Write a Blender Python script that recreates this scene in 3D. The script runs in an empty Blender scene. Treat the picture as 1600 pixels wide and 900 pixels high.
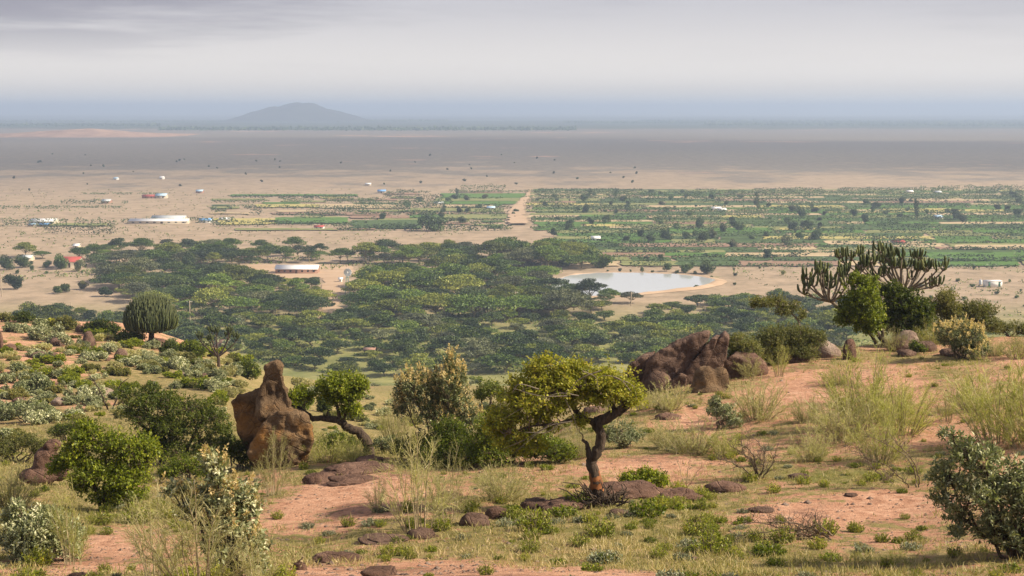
import bpy, bmesh, math
import numpy as np
from mathutils import Vector

# ------------------------------------------------------------------ camera, sky, sun, exposure
SC = bpy.context.scene
COL = SC.collection
RAD = math.radians
F = 1600 * 50.0 / 36.0            # focal length in photo pixels
PITCH = math.atan(280.0 / F)      # horizon lies at row 170
CZ = 80.0                         # eye height over the plain
cd = bpy.data.cameras.new("camera")
cam = bpy.data.objects.new("camera", cd)
COL.objects.link(cam)
cd.lens = 50.0
cd.sensor_width = 36.0
cd.clip_start = 0.5
cd.clip_end = 200000.0
cam.location = (0, 0, CZ)
cam.rotation_euler = (math.pi / 2 - PITCH, 0, 0)
SC.camera = cam
SC.view_settings.view_transform = 'Standard'
SC.view_settings.look = 'None'
SC.view_settings.gamma = 1.0
SC.view_settings.exposure = 0.85
SC.cycles.use_denoising = True
SC.cycles.max_bounces = 5
SC.cycles.diffuse_bounces = 3
SC.cycles.volume_bounces = 0
SC.cycles.transparent_max_bounces = 8

SUN_EL, SUN_AZ = RAD(38), RAD(96)     # azimuth from +Y (view direction) towards +X (right)
world = bpy.data.worlds.new("World")
SC.world = world
world.use_nodes = True


class NT:
    """small helper to wire nodes"""
    def __init__(s, tree):
        s.t = tree
        s.n = tree.nodes
        s.l = tree.links

    def new(s, typ, ins=None, **props):
        n = s.n.new(typ)
        for k, v in props.items():
            setattr(n, k, v)
        for k, v in (ins or {}).items():
            s.set(n.inputs[k], v)
        return n

    def set(s, inp, v):
        if isinstance(v, bpy.types.NodeSocket):
            s.l.new(v, inp)
        else:
            if isinstance(v, (tuple, list)) and len(v) == 3 and inp.type == 'RGBA':
                v = (*v, 1)
            inp.default_value = v

    def math(s, op, a, b=0.0, c=None, clamp=False):
        n = s.n.new('ShaderNodeMath')
        n.operation = op
        n.use_clamp = clamp
        s.set(n.inputs[0], a)
        s.set(n.inputs[1], b)
        if c is not None:
            s.set(n.inputs[2], c)
        return n.outputs[0]

    def mix(s, fac, a, b, blend='MIX'):
        n = s.n.new('ShaderNodeMix')
        n.data_type = 'RGBA'
        n.blend_type = blend
        s.set(n.inputs[0], fac)
        s.set(n.inputs[6], a)
        s.set(n.inputs[7], b)
        return n.outputs[2]

    def noise(s, vec, scale, detail=4, rough=0.55, out=0):
        n = s.n.new('ShaderNodeTexNoise')
        if vec is not None:
            s.l.new(vec, n.inputs['Vector'])
        n.inputs['Scale'].default_value = scale
        n.inputs['Detail'].default_value = detail
        n.inputs['Roughness'].default_value = rough
        return n.outputs[out]

    def ramp(s, fac, stops):
        n = s.n.new('ShaderNodeValToRGB')
        s.l.new(fac, n.inputs[0])
        e = n.color_ramp.elements
        while len(e) < len(stops):
            e.new(0.5)
        for el, (p, c) in zip(e, stops):
            el.position = p
            el.color = (*c, 1) if len(c) == 3 else c
        return n.outputs[0]

    def step(s, v, lo, hi):
        n = s.n.new('ShaderNodeMapRange')
        n.interpolation_type = 'SMOOTHSTEP'
        s.set(n.inputs[0], v)
        n.inputs[1].default_value = lo
        n.inputs[2].default_value = hi
        return n.outputs[0]


w = NT(world.node_tree)
w.n.clear()
sky = w.new('ShaderNodeTexSky', sky_type='NISHITA', sun_disc=False, sun_elevation=SUN_EL,
            sun_rotation=SUN_AZ, altitude=1200, air_density=1.0, dust_density=3.0)
tc = w.new('ShaderNodeTexCoord')
sep = w.new('ShaderNodeSeparateXYZ', {0: tc.outputs['Generated']})
dz = w.math('MAXIMUM', sep.outputs[2], 0.0)
den = w.math('ADD', dz, 0.035)
cv = w.new('ShaderNodeCombineXYZ', {0: w.math('DIVIDE', sep.outputs[0], den),
                                    1: w.math('DIVIDE', sep.outputs[1], den), 2: 3.7})
n1 = w.noise(cv.outputs[0], 0.22, 5, 0.55)
n2 = w.noise(cv.outputs[0], 0.55, 5, 0.6)
cl = w.math('ADD', w.math('MULTIPLY', n1, 0.75), w.math('MULTIPLY', n2, 0.25))
# a stratus sheet: pale warm near the horizon, grey-lilac overhead, darker folds
hz = w.step(dz, 0.012, 0.085)
base = w.mix(hz, (0.56, 0.52, 0.49), (0.365, 0.35, 0.375))
side = w.step(sep.outputs[0], 0.1, -0.36)
fold = w.math('MULTIPLY', w.step(cl, 0.46, 0.60), w.math('ADD', 0.25, w.math('MULTIPLY', side, 0.75)))
fold = w.math('MULTIPLY', fold, w.step(dz, 0.02, 0.075))
base = w.mix(w.math('MULTIPLY', fold, 1.0), base, (0.20, 0.185, 0.22))
lowb = w.step(dz, 0.022, 0.0)
base = w.mix(w.math('MULTIPLY', lowb, 0.3), base, (0.48, 0.49, 0.51))
skyc = w.mix(1.0, sky.outputs[0], (0.10, 0.10, 0.10), 'MULTIPLY')
tot = w.mix(0.92, skyc, base)
bg = w.new('ShaderNodeBackground', {0: tot, 1: 0.92})
wo = w.new('ShaderNodeOutputWorld', {0: bg.outputs[0]})

ld = bpy.data.lights.new("sun", 'SUN')
sun = bpy.data.objects.new("sun", ld)
COL.objects.link(sun)
ld.energy = 5.0
ld.angle = RAD(2.2)
ld.color = (1.0, 0.86, 0.64)
sdir = Vector((math.sin(SUN_AZ) * math.cos(SUN_EL), math.cos(SUN_AZ) * math.cos(SUN_EL), math.sin(SUN_EL)))
sun.rotation_euler = sdir.to_track_quat('Z', 'Y').to_euler()
sun.location = (60, 30, 160)


# ------------------------------------------------------------------ noise
def _h(i, j, k, seed):
    n = (i * 374761393 + j * 668265263 + k * 2147483647 + seed * 974634541) & 0xFFFFFFFF
    n = ((n ^ (n >> 13)) * 1274126177) & 0xFFFFFFFF
    n = ((n ^ (n >> 16)) * 2246822519) & 0xFFFFFFFF
    return ((n ^ (n >> 15)) & 0xFFFFFF) / float(0xFFFFFF)


def vnoise(x, y, z=0.0, seed=0):
    x = np.asarray(x, float)
    y = np.asarray(y, float)
    z = np.zeros_like(x) + z
    i, j, k = (np.floor(a).astype(np.int64) for a in (x, y, z))
    fx, fy, fz = x - i, y - j, z - k
    fx, fy, fz = (a * a * (3 - 2 * a) for a in (fx, fy, fz))
    r = 0.0
    for a in (0, 1):
        wa = fx if a else 1 - fx
        for b in (0, 1):
            wb = fy if b else 1 - fy
            for c in (0, 1):
                wc = fz if c else 1 - fz
                r = r + wa * wb * wc * _h(i + a, j + b, k + c, seed)
    return r


def fbm(x, y, z=0.0, seed=0, o=4, g=0.5):
    s, a, t = 0.0, 1.0, 0.0
    x = np.asarray(x, float)
    y = np.asarray(y, float)
    for q in range(o):
        s = s + a * (vnoise(x, y, z, seed + q * 17) - 0.5)
        t += a
        a *= g
        x, y, z = x * 2.03 + 11.3, y * 2.03 + 5.7, z * 2.03 + 3.1
    return s / t * 2


# ------------------------------------------------------------------ terrain
SP, CP = math.sin(PITCH), math.cos(PITCH)


def ray(px, py):
    u, v = (px - 800) / F, (450 - py) / F
    return u, CP + v * SP, -SP + v * CP       # x, y, z per unit


def slope(py):
    _, a, b = ray(800, py)
    return b / a


PRE = [(-50, 78.3), (0, 78.3), (6, 77.0), (12, 75.3), (17, 74.1)]
# columns of the hill: photo column -> list of (depth, row); ('z', height) knots for what lies behind the crest
TAIL_R = [(76, 65.0), (110, 54.5), (200, 32), (300, 14), (430, 0)]
TAIL_L = [(185, 50), (250, 32), (350, 11), (430, 0)]
COLS = [
    (-500, [(24, 870), (35, 790), (50, 740), (70, 680), (100, 600), (130, 525), (150, 492)], TAIL_L),
    (0, [(24, 868), (27, 832), (35, 772), (50, 722), (70, 662), (100, 588), (130, 520), (148, 492)], TAIL_L),
    (180, [(24, 868), (27, 834), (35, 775), (50, 722), (70, 655), (100, 590), (130, 534), (148, 506)], TAIL_L),
    (330, [(24, 868), (30, 803), (36, 770), (41, 738), (50, 715), (70, 652), (100, 598), (130, 560), (145, 548)],
     [(185, 47), (250, 30), (350, 11), (430, 0)]),
    (470, [(24, 868), (30, 800), (36, 752), (40, 728), (50, 708), (70, 675), (100, 640), (140, 612)],
     [(200, 41.5), (300, 20), (390, 2), (430, 0)]),
    (620, [(23, 880), (29, 800), (36, 735), (42, 706), (60, 700), (80, 678), (120, 650), (200, 622), (300, 603)],
     [(425, 0), (450, 0)]),
    (800, [(23, 880), (29, 798), (36, 728), (43, 702), (60, 712), (80, 700), (120, 665), (200, 630), (300, 605)],
     [(425, 0), (450, 0)]),
    (930, [(23, 880), (29, 790), (36, 722), (43, 664), (50, 640), (60, 640), (80, 660), (120, 650), (200, 625), (300, 602)],
     [(425, 0), (450, 0)]),
    (1080, [(23, 880), (30, 782), (36, 722), (42, 668), (49, 610), (56, 585)], TAIL_R),
    (1250, [(22, 885), (30, 775), (36, 712), (42, 655), (50, 592), (57, 552)], TAIL_R),
    (1420, [(21.5, 890), (30, 768), (36, 700), (42, 640), (50, 582), (60, 538)], TAIL_R),
    (1600, [(20.5, 895), (30, 745), (36, 680), (42, 622), (50, 572), (62, 527)], TAIL_R),
    (2100, [(20, 890), (30, 735), (42, 612), (50, 562), (62, 517)], TAIL_R),
]


def pchip(xs, ys):
    xs, ys = np.array(xs, float), np.array(ys, float)
    hh = np.diff(xs)
    dl = np.diff(ys) / hh
    m = np.zeros(len(xs))
    for i in range(1, len(xs) - 1):
        if dl[i - 1] * dl[i] > 0:
            w1, w2 = 2 * hh[i] + hh[i - 1], hh[i] + 2 * hh[i - 1]
            m[i] = (w1 + w2) / (w1 / dl[i - 1] + w2 / dl[i])
    m[0], m[-1] = dl[0], dl[-1]

    def ev(x):
        x = np.clip(x, xs[0], xs[-1])
        i = np.clip(np.searchsorted(xs, x) - 1, 0, len(xs) - 2)
        t = (x - xs[i]) / hh[i]
        return (ys[i] * (1 + 2 * t) * (1 - t) ** 2 + hh[i] * m[i] * t * (1 - t) ** 2
                + ys[i + 1] * t * t * (3 - 2 * t) + hh[i] * m[i + 1] * t * t * (t - 1))
    return ev


CU = np.array([(c[0] - 800) / F / 0.984 for c in COLS])
CF = []
for c in COLS:
    k = PRE + [(d, CZ + d * slope(p)) for d, p in c[1]] + c[2] + [(2000, 0.0)]
    CF.append(pchip([a for a, _ in k], [b for _, b in k]))
CTH = np.arctan(CU)
TMAX = RAD(27)


def G(x, y, rough=True):
    x, y = np.asarray(x, float), np.asarray(y, float)
    x, y = np.broadcast_arrays(x, y)
    r = np.hypot(x, y)
    th = np.arctan2(x, y)
    dd = np.where(np.abs(th) < TMAX, y, r * math.cos(TMAX))
    t = np.clip(th, CTH[0], CTH[-1])
    allz = np.stack([f(dd) for f in CF])
    i = np.clip(np.searchsorted(CTH, t) - 1, 0, len(CTH) - 2)
    q = (t - CTH[i]) / (CTH[i + 1] - CTH[i])
    q = 0.5 * q + 0.5 * q * q * (3 - 2 * q)
    fl = lambda idx: np.take_along_axis(allz, idx[None], 0)[0] if allz.ndim > 1 else allz[idx]
    z = fl(i) * (1 - q) + fl(i + 1) * q
    if not rough:
        return z
    z = np.array(z, float)
    k = (dd < 430) & (dd > 6)
    if k.any():
        xk, yk, dk = x[k], y[k], dd[k]
        near = np.clip((430 - dk) / 180, 0, 1) * np.clip((dk - 6) / 8, 0, 1)
        far = np.clip((dk - 60) / 60, 0, 1)
        z[k] += near * (0.10 * fbm(xk / 2.3, yk / 2.3, 0, 3, 3) + 0.035 * fbm(xk / 0.55, yk / 0.55, 0, 9, 3)
                        + (0.10 + 0.5 * far) * fbm(xk / 9.0, yk / 9.0, 0, 5, 2))
    k = r > 4600              # gentle swells of the far plain
    if k.any():
        z[k] += np.clip((r[k] - 4600) / 4000, 0, 1) * 9 * fbm(x[k] / 2600, y[k] / 1500, 0, 21, 3)
    return z


def P(px, py, dmin=12.0):
    """where the line of sight through a photo position meets the ground"""
    u, a, b = ray(px, py)
    t = np.geomspace(dmin, 60000, 500)
    hit = np.nonzero(CZ + b / a * t <= G(u / a * t, t, False) + 0.25)[0]
    t0_ = t1_ = t[-1]
    if len(hit):
        t = np.linspace(t[max(0, hit[0] - 1)], t[min(499, hit[0] + 3)], 40)
        hit = np.nonzero(CZ + b / a * t <= G(u / a * t, t))[0]
        k = max(1, hit[0]) if len(hit) else 39
        t0_, t1_ = t[k - 1], t[k]
    d = (t0_ + t1_) / 2
    x = u / a * d
    return Vector((x, d, float(G(np.array([x]), np.array([d]))[0])))


def at(px, d):
    """ground point at depth d on the bearing of a photo column"""
    x = (px - 800) / F / 0.985 * d
    return Vector((x, d, float(G(np.array([x]), np.array([d]))[0])))


def flat(px, py, z=0.0):
    u, a, b = ray(px, py)
    t = (z - CZ) / b
    return Vector((u * t, a * t, z))


# ------------------------------------------------------------------ mesh helpers
class MB:
    def __init__(s):
        s.v, s.q, s.t, s.r = [], [], [], []
        s.n = 0

    def add(s, v, q=None, t=None, rnd=0.5):
        v = np.asarray(v, np.float32).reshape(-1, 3)
        if q is not None and len(q):
            s.q.append(np.asarray(q, np.int64).reshape(-1, 4) + s.n)
        if t is not None and len(t):
            s.t.append(np.asarray(t, np.int64).reshape(-1, 3) + s.n)
        s.v.append(v)
        s.r.append(np.zeros(len(v), np.float32) + rnd)
        s.n += len(v)

    def box(s, c, e, rnd=0.5):
        c, e = np.array(c, float), np.array(e, float) / 2
        v = [c + e * np.array(k) for k in ((-1, -1, -1), (1, -1, -1), (1, 1, -1), (-1, 1, -1), (-1, -1, 1), (1, -1, 1), (1, 1, 1), (-1, 1, 1))]
        s.add(v, [(0, 3, 2, 1), (4, 5, 6, 7), (0, 1, 5, 4), (1, 2, 6, 5), (2, 3, 7, 6), (3, 0, 4, 7)], rnd=rnd)

    def tubes(s, P_, R_, sides=5, rnd=0.5, cap=True):
        P_ = np.asarray(P_, float)
        R_ = np.asarray(R_, float)
        if P_.ndim == 2:
            P_, R_ = P_[None], R_[None]
        m, n = P_.shape[:2]
        T = np.gradient(P_, axis=1)
        T /= np.linalg.norm(T, axis=2, keepdims=True) + 1e-9
        ref = np.where(np.abs(T[..., 2:3]) > 0.9, np.array([1.0, 0, 0]), np.array([0, 0, 1.0]))
        mean = T.mean(axis=1, keepdims=True)
        ref = np.where(np.abs(mean[..., 2:3]) > 0.75, np.array([0.31, 0.95, 0]), np.array([0, 0, 1.0])) + 0 * T
        A = np.cross(T, ref)
        A /= np.linalg.norm(A, axis=2, keepdims=True) + 1e-9
        B = np.cross(T, A)
        a = np.linspace(0, 2 * np.pi, sides, endpoint=False)
        ring = (A[:, :, None] * np.cos(a)[None, None, :, None] + B[:, :, None] * np.sin(a)[None, None, :, None])
        V = P_[:, :, None] + ring * R_[:, :, None, None]
        base = (np.arange(m) * n * sides)[:, None, None]
        i = np.arange(n - 1)[None, :, None] * sides
        j = np.arange(sides)[None, None, :]
        j2 = (j + 1) % sides
        q = np.stack([base + i + j, base + i + j2, base + i + sides + j2, base + i + sides + j], -1).reshape(-1, 4)
        rr = np.repeat(np.zeros(m) + rnd, n * sides)
        s.add(V.reshape(-1, 3), q, rnd=rr)
        if cap and sides >= 4:
            # a shallow tip closes each end
            tipv = np.concatenate([P_[:, -1] + T[:, -1] * R_[:, -1:] * 0.6])
            tid = np.arange(m) + s.n
            last = (np.arange(m) * n * sides + (n - 1) * sides)[:, None] + np.arange(sides)[None]
            last2 = (np.arange(m) * n * sides + (n - 1) * sides)[:, None] + ((np.arange(sides) + 1) % sides)[None]
            off = s.n - m * n * sides
            tri = np.stack([last + off, last2 + off, np.repeat(tid[:, None], sides, 1)], -1).reshape(-1, 3)
            s.v.append(tipv.astype(np.float32))
            s.r.append((np.zeros(m) + rnd).astype(np.float32))
            s.t.append(tri)
            s.n += m

    def ribbons(s, P_, W_, side, rnd):
        m, n = P_.shape[:2]
        V = np.stack([P_ - side * W_[..., None] / 2, P_ + side * W_[..., None] / 2], 2)
        base = (np.arange(m) * n * 2)[:, None]
        i = np.arange(n - 1)[None] * 2
        q = np.stack([base + i, base + i + 1, base + i + 3, base + i + 2], -1).reshape(-1, 4)
        s.add(V.reshape(-1, 3), q, rnd=np.repeat(rnd, n * 2))

    def leaves(s, pos, d, nrm, L, W, rnd, droop=0.15):
        m = len(pos)
        d = d / (np.linalg.norm(d, axis=1, keepdims=True) + 1e-9)
        sd = np.cross(d, nrm)
        sd /= np.linalg.norm(sd, axis=1, keepdims=True) + 1e-9
        up = np.cross(sd, d)
        L = (np.zeros(m) + L)[:, None]
        W = (np.zeros(m) + W)[:, None]
        mid = pos + d * L * 0.48 + up * L * droop
        V = np.stack([pos, mid - sd * W / 2, pos + d * L, mid + sd * W / 2], 1)
        q = np.arange(m * 4).reshape(-1, 4)
        s.add(V.reshape(-1, 3), q, rnd=np.repeat(rnd, 4))

    def mesh(s, name, smooth=True):
        V = np.concatenate(s.v) if s.v else np.zeros((0, 3), np.float32)
        Q = np.concatenate(s.q) if s.q else np.zeros((0, 4), np.int64)
        T = np.concatenate(s.t) if s.t else np.zeros((0, 3), np.int64)
        me = bpy.data.meshes.new(name)
        me.vertices.add(len(V))
        me.vertices.foreach_set('co', V.ravel())
        nl = len(Q) * 4 + len(T) * 3
        me.loops.add(nl)
        me.loops.foreach_set('vertex_index', np.concatenate([Q.ravel(), T.ravel()]).astype(np.int32))
        me.polygons.add(len(Q) + len(T))
        ls = np.concatenate([np.arange(len(Q)) * 4, len(Q) * 4 + np.arange(len(T)) * 3]).astype(np.int32)
        me.polygons.foreach_set('loop_start', ls)
        if smooth:
            me.polygons.foreach_set('use_smooth', np.ones(len(Q) + len(T), bool))
        at_ = me.attributes.new('rnd', 'FLOAT', 'POINT')
        at_.data.foreach_set('value', np.concatenate(s.r).astype(np.float32))
        me.update(calc_edges=True)
        return me


HARD = {'wall', 'roof', 'door', 'window', 'crossarm', 'blade', 'gear_box', 'tail_vane', 'brace'}


def obj(name, me, mat=None, parent=None, loc=None):
    if isinstance(me, MB):
        me = me.mesh(name, name not in HARD)
    o = bpy.data.objects.new(name, me)
    COL.objects.link(o)
    if mat is not None and len(me.materials) == 0:
        me.materials.append(mat)
    if parent is not None:
        o.parent = parent
    if loc is not None:
        o.location = loc
    return o


def tag(o, label=None, cat=None, group=None, kind=None):
    if label:
        o['label'] = label
    if cat:
        o['category'] = cat
    if group:
        o['group'] = group
    if kind:
        o['kind'] = kind
    return o


def thing(name, label, cat, loc, group=None, rz=0.0, sc=1.0):
    o = bpy.data.objects.new(name, None)
    COL.objects.link(o)
    o.empty_display_size = 0.2
    o.location = loc
    o.rotation_euler = (0, 0, rz)
    o.scale = (sc, sc, sc) if not isinstance(sc, tuple) else sc
    return tag(o, label, cat, group)


# ------------------------------------------------------------------ materials
def mat(name):
    m = bpy.data.materials.new(name)
    m.use_nodes = True
    t = NT(m.node_tree)
    t.n.clear()
    out = t.new('ShaderNodeOutputMaterial')
    return m, t, out


def leaf_mat(name, stops, trans=0.38, rough=0.5, spec=0.3, var=0.12):
    m, t, out = mat(name)
    a = t.new('ShaderNodeAttribute', attribute_name='rnd')
    oi = t.new('ShaderNodeObjectInfo')
    f = t.math('ADD', a.outputs['Fac'], t.math('MULTIPLY', t.math('SUBTRACT', oi.outputs['Random'], 0.5), var * 2), clamp=True)
    c = t.ramp(f, stops)
    hsv = t.new('ShaderNodeHueSaturation', {'Color': c, 'Value': t.math('ADD', 1 - var, t.math('MULTIPLY', oi.outputs['Random'], var * 2))})
    c = hsv.outputs[0]
    p = t.new('ShaderNodeBsdfPrincipled', {'Base Color': c, 'Roughness': rough})
    p.inputs['Specular IOR Level'].default_value = spec
    tr = t.new('ShaderNodeBsdfTranslucent', {'Color': t.mix(1.0, c, (1.15, 1.25, 0.6), 'MULTIPLY')})
    mx = t.new('ShaderNodeMixShader', {0: trans, 1: p.outputs[0], 2: tr.outputs[0]})
    t.set(out.inputs[0], mx.outputs[0])
    return m


def simple_mat(name, c1, c2, scale=8.0, rough=0.8, bump=0.3, bscale=None, spec=0.3, dist=0.02, stretch=None):
    m, t, out = mat(name)
    tc_ = t.new('ShaderNodeTexCoord')
    v = tc_.outputs['Object']
    if stretch:
        v = t.new('ShaderNodeMapping', {0: v, 3: stretch}).outputs[0]
    n = t.noise(v, scale, 6, 0.6)
    c = t.ramp(n, [(0.3, c1), (0.7, c2)])
    p = t.new('ShaderNodeBsdfPrincipled', {'Base Color': c, 'Roughness': rough})
    p.inputs['Specular IOR Level'].default_value = spec
    if bump:
        b = t.new('ShaderNodeBump', {'Strength': bump, 'Distance': dist, 'Height': t.noise(v, bscale or scale * 3, 6, 0.65)})
        t.set(p.inputs['Normal'], b.outputs[0])
    t.set(out.inputs[0], p.outputs[0])
    return m


M = {}
# leaves
M['green'] = leaf_mat('leaf_green', [(0.0, (0.05, 0.072, 0.009)), (0.45, (0.13, 0.168, 0.016)), (0.8, (0.27, 0.30, 0.024)), (1.0, (0.42, 0.42, 0.05))])
M['dark'] = leaf_mat('leaf_dark_green', [(0.0, (0.025, 0.042, 0.008)), (0.6, (0.07, 0.095, 0.015)), (1.0, (0.18, 0.20, 0.03))])
M['lime'] = leaf_mat('leaf_lime', [(0.0, (0.10, 0.13, 0.016)), (0.45, (0.25, 0.26, 0.03)), (0.85, (0.44, 0.42, 0.05)), (1.0, (0.50, 0.34, 0.07))])
M['olive'] = leaf_mat('leaf_olive', [(0.0, (0.068, 0.081, 0.024)), (0.5, (0.149, 0.155, 0.047)), (1.0, (0.324, 0.284, 0.108))])
M['silver'] = leaf_mat('leaf_silver', [(0.0, (0.09, 0.112, 0.055)), (0.45, (0.20, 0.225, 0.115)), (0.8, (0.37, 0.38, 0.22)), (1.0, (0.70, 0.68, 0.48))], trans=0.18)
M['silverdark'] = leaf_mat('leaf_silver_dark', [(0.0, (0.055, 0.075, 0.036)), (0.5, (0.14, 0.165, 0.08)), (0.85, (0.29, 0.31, 0.16)), (1.0, (0.60, 0.60, 0.40))], trans=0.22)
M['broom'] = leaf_mat('leaf_broom', [(0.0, (0.20, 0.19, 0.085)), (0.5, (0.36, 0.335, 0.165)), (1.0, (0.60, 0.54, 0.32))], trans=0.42)
M['broomgreen'] = leaf_mat('leaf_broom_green', [(0.0, (0.17, 0.18, 0.05)), (0.5, (0.32, 0.32, 0.10)), (1.0, (0.54, 0.50, 0.22))], trans=0.42)
M['flower'] = leaf_mat('flower_heads', [(0.0, (0.405, 0.297, 0.135)), (0.5, (0.621, 0.486, 0.243)), (1.0, (0.81, 0.675, 0.405))], trans=0.3)
M['acacia'] = leaf_mat('leaf_acacia', [(0.0, (0.03, 0.06, 0.008)), (0.5, (0.075, 0.13, 0.015)), (1.0, (0.17, 0.23, 0.03))], trans=0.14, var=0.28)
M['thorn'] = leaf_mat('leaf_thorn', [(0.0, (0.025, 0.05, 0.009)), (0.5, (0.06, 0.105, 0.014)), (1.0, (0.16, 0.20, 0.03))], trans=0.14, var=0.32)
M['farm'] = leaf_mat('leaf_farm', [(0.0, (0.03, 0.06, 0.02)), (0.5, (0.06, 0.10, 0.03)), (1.0, (0.12, 0.17, 0.05))], trans=0.2, var=0.25)
M['cactus'] = leaf_mat('euphorbia_skin', [(0.0, (0.03, 0.04, 0.012)), (0.5, (0.055, 0.072, 0.02)), (1.0, (0.13, 0.14, 0.045))], trans=0.0, rough=0.6)
M['grass'] = leaf_mat('grass_blades', [(0.0, (0.099, 0.121, 0.033)), (0.35, (0.198, 0.198, 0.066)), (0.65, (0.352, 0.297, 0.132)), (1.0, (0.528, 0.407, 0.242))], trans=0.3)
M['herb'] = leaf_mat('leaf_herb', [(0.0, (0.115, 0.149, 0.023)), (0.5, (0.253, 0.276, 0.034)), (0.9, (0.414, 0.391, 0.057)), (1.0, (0.552, 0.414, 0.034))], trans=0.3)
M['cushion'] = leaf_mat('leaf_cushion', [(0.0, (0.10, 0.115, 0.07)), (0.6, (0.22, 0.24, 0.15)), (1.0, (0.40, 0.41, 0.29))], trans=0.15)
# wood and stone
M['bark'] = simple_mat('bark', (0.022, 0.015, 0.012), (0.12, 0.085, 0.062), 12, 0.95, 1.0, 22, dist=0.08, stretch=(1, 1, 0.22))
M['barkgrey'] = simple_mat('bark_grey', (0.10, 0.08, 0.06), (0.28, 0.235, 0.185), 14, 0.9, 0.6, 30, stretch=(1, 1, 0.3))
M['twig'] = simple_mat('twig', (0.09, 0.065, 0.045), (0.22, 0.17, 0.12), 10, 0.9, 0.2)
M['paletwig'] = simple_mat('pale_twig', (0.22, 0.17, 0.10), (0.42, 0.35, 0.23), 10, 0.9, 0.2)
M['rawwood'] = simple_mat('raw_wood', (0.10, 0.04, 0.018), (0.32, 0.125, 0.042), 9, 0.8, 0.5, 40, stretch=(1, 1, 0.15))
M['acaciabark'] = simple_mat('acacia_bark', (0.14, 0.12, 0.05), (0.26, 0.22, 0.11), 2, 0.9, 0)


def rock_mat(name, dark, mid, light, stain=None, sc=1.0):
    m, t, out = mat(name)
    g = t.new('ShaderNodeNewGeometry')
    v = g.outputs['Position']
    n = t.noise(v, 1.3 * sc, 8, 0.62)
    c = t.ramp(n, [(0.25, dark), (0.5, mid), (0.78, light)])
    n2_ = t.noise(v, 11 * sc, 6, 0.7)
    c = t.mix(t.step(n2_, 0.52, 0.75), c, t.mix(0.5, c, dark))
    if stain:
        c = t.mix(t.math('MULTIPLY', t.step(t.noise(v, 0.8 * sc, 5, 0.6), 0.5, 0.68), 0.8), c, stain)
    vo = t.new('ShaderNodeTexVoronoi', {'Vector': v, 'Scale': 2.2 * sc}, feature='DISTANCE_TO_EDGE')
    crack = t.step(vo.outputs[0], 0.05, 0.0)
    p = t.new('ShaderNodeBsdfPrincipled', {'Base Color': c, 'Roughness': 0.9})
    p.inputs['Specular IOR Level'].default_value = 0.15
    hgt = t.math('ADD', t.noise(v, 6 * sc, 8, 0.7), t.math('MULTIPLY', t.noise(v, 30 * sc, 4, 0.7), 0.35))
    hgt = t.math('SUBTRACT', hgt, t.math('MULTIPLY', crack, 0.25))
    b = t.new('ShaderNodeBump', {'Strength': 1.0, 'Distance': 0.16, 'Height': hgt})
    t.set(p.inputs['Normal'], b.outputs[0])
    t.set(out.inputs[0], p.outputs[0])
    return m


M['rock'] = rock_mat('rock_brown', (0.05, 0.031, 0.026), (0.15, 0.095, 0.074), (0.28, 0.19, 0.15))
M['rockdark'] = rock_mat('rock_dark', (0.055, 0.033, 0.027), (0.17, 0.10, 0.076), (0.33, 0.21, 0.16))
M['rockochre'] = rock_mat('rock_ochre', (0.05, 0.032, 0.021), (0.165, 0.108, 0.064), (0.31, 0.215, 0.13), (0.40, 0.20, 0.06))
M['rockpale'] = rock_mat('rock_pale', (0.16, 0.11, 0.09), (0.30, 0.22, 0.18), (0.42, 0.34, 0.29))


def plain_mat(name, c, rough=0.7, spec=0.3, em=None):
    m, t, out = mat(name)
    g = t.new('ShaderNodeNewGeometry')
    n = t.noise(g.outputs['Position'], 0.6, 4, 0.6)
    cc = t.mix(t.math('MULTIPLY', n, 0.35), c, tuple(k * 0.62 for k in c))
    p = t.new('ShaderNodeBsdfPrincipled', {'Base Color': cc, 'Roughness': rough})
    p.inputs['Specular IOR Level'].default_value = spec
    t.set(out.inputs[0], p.outputs[0])
    return m


M['whiteroof'] = plain_mat('roof_white', (0.80, 0.80, 0.82), 0.5)
M['greyroof'] = plain_mat('roof_grey', (0.48, 0.52, 0.56), 0.5)
M['redroof'] = plain_mat('roof_red', (0.36, 0.07, 0.06), 0.7)
M['blueroof'] = plain_mat('roof_blue', (0.16, 0.36, 0.70), 0.5)
M['paleblue'] = plain_mat('roof_pale_blue', (0.42, 0.60, 0.78), 0.5)
M['brick'] = plain_mat('wall_brick', (0.34, 0.20, 0.15), 0.9)
M['cream'] = plain_mat('wall_cream', (0.55, 0.48, 0.38), 0.9)
M['white'] = plain_mat('wall_white', (0.78, 0.78, 0.76), 0.7)
M['darkwall'] = plain_mat('wall_dark', (0.12, 0.09, 0.08), 0.9)
M['greenpaint'] = plain_mat('paint_green', (0.03, 0.14, 0.09), 0.6)
M['glass'] = plain_mat('window_dark', (0.03, 0.035, 0.04), 0.2, 0.5)
M['pole'] = plain_mat('pole_wood', (0.40, 0.33, 0.24), 0.9)
M['steel'] = plain_mat('steel_white', (0.70, 0.72, 0.72), 0.5)
M['teal'] = plain_mat('steel_teal', (0.10, 0.30, 0.28), 0.6)


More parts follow.
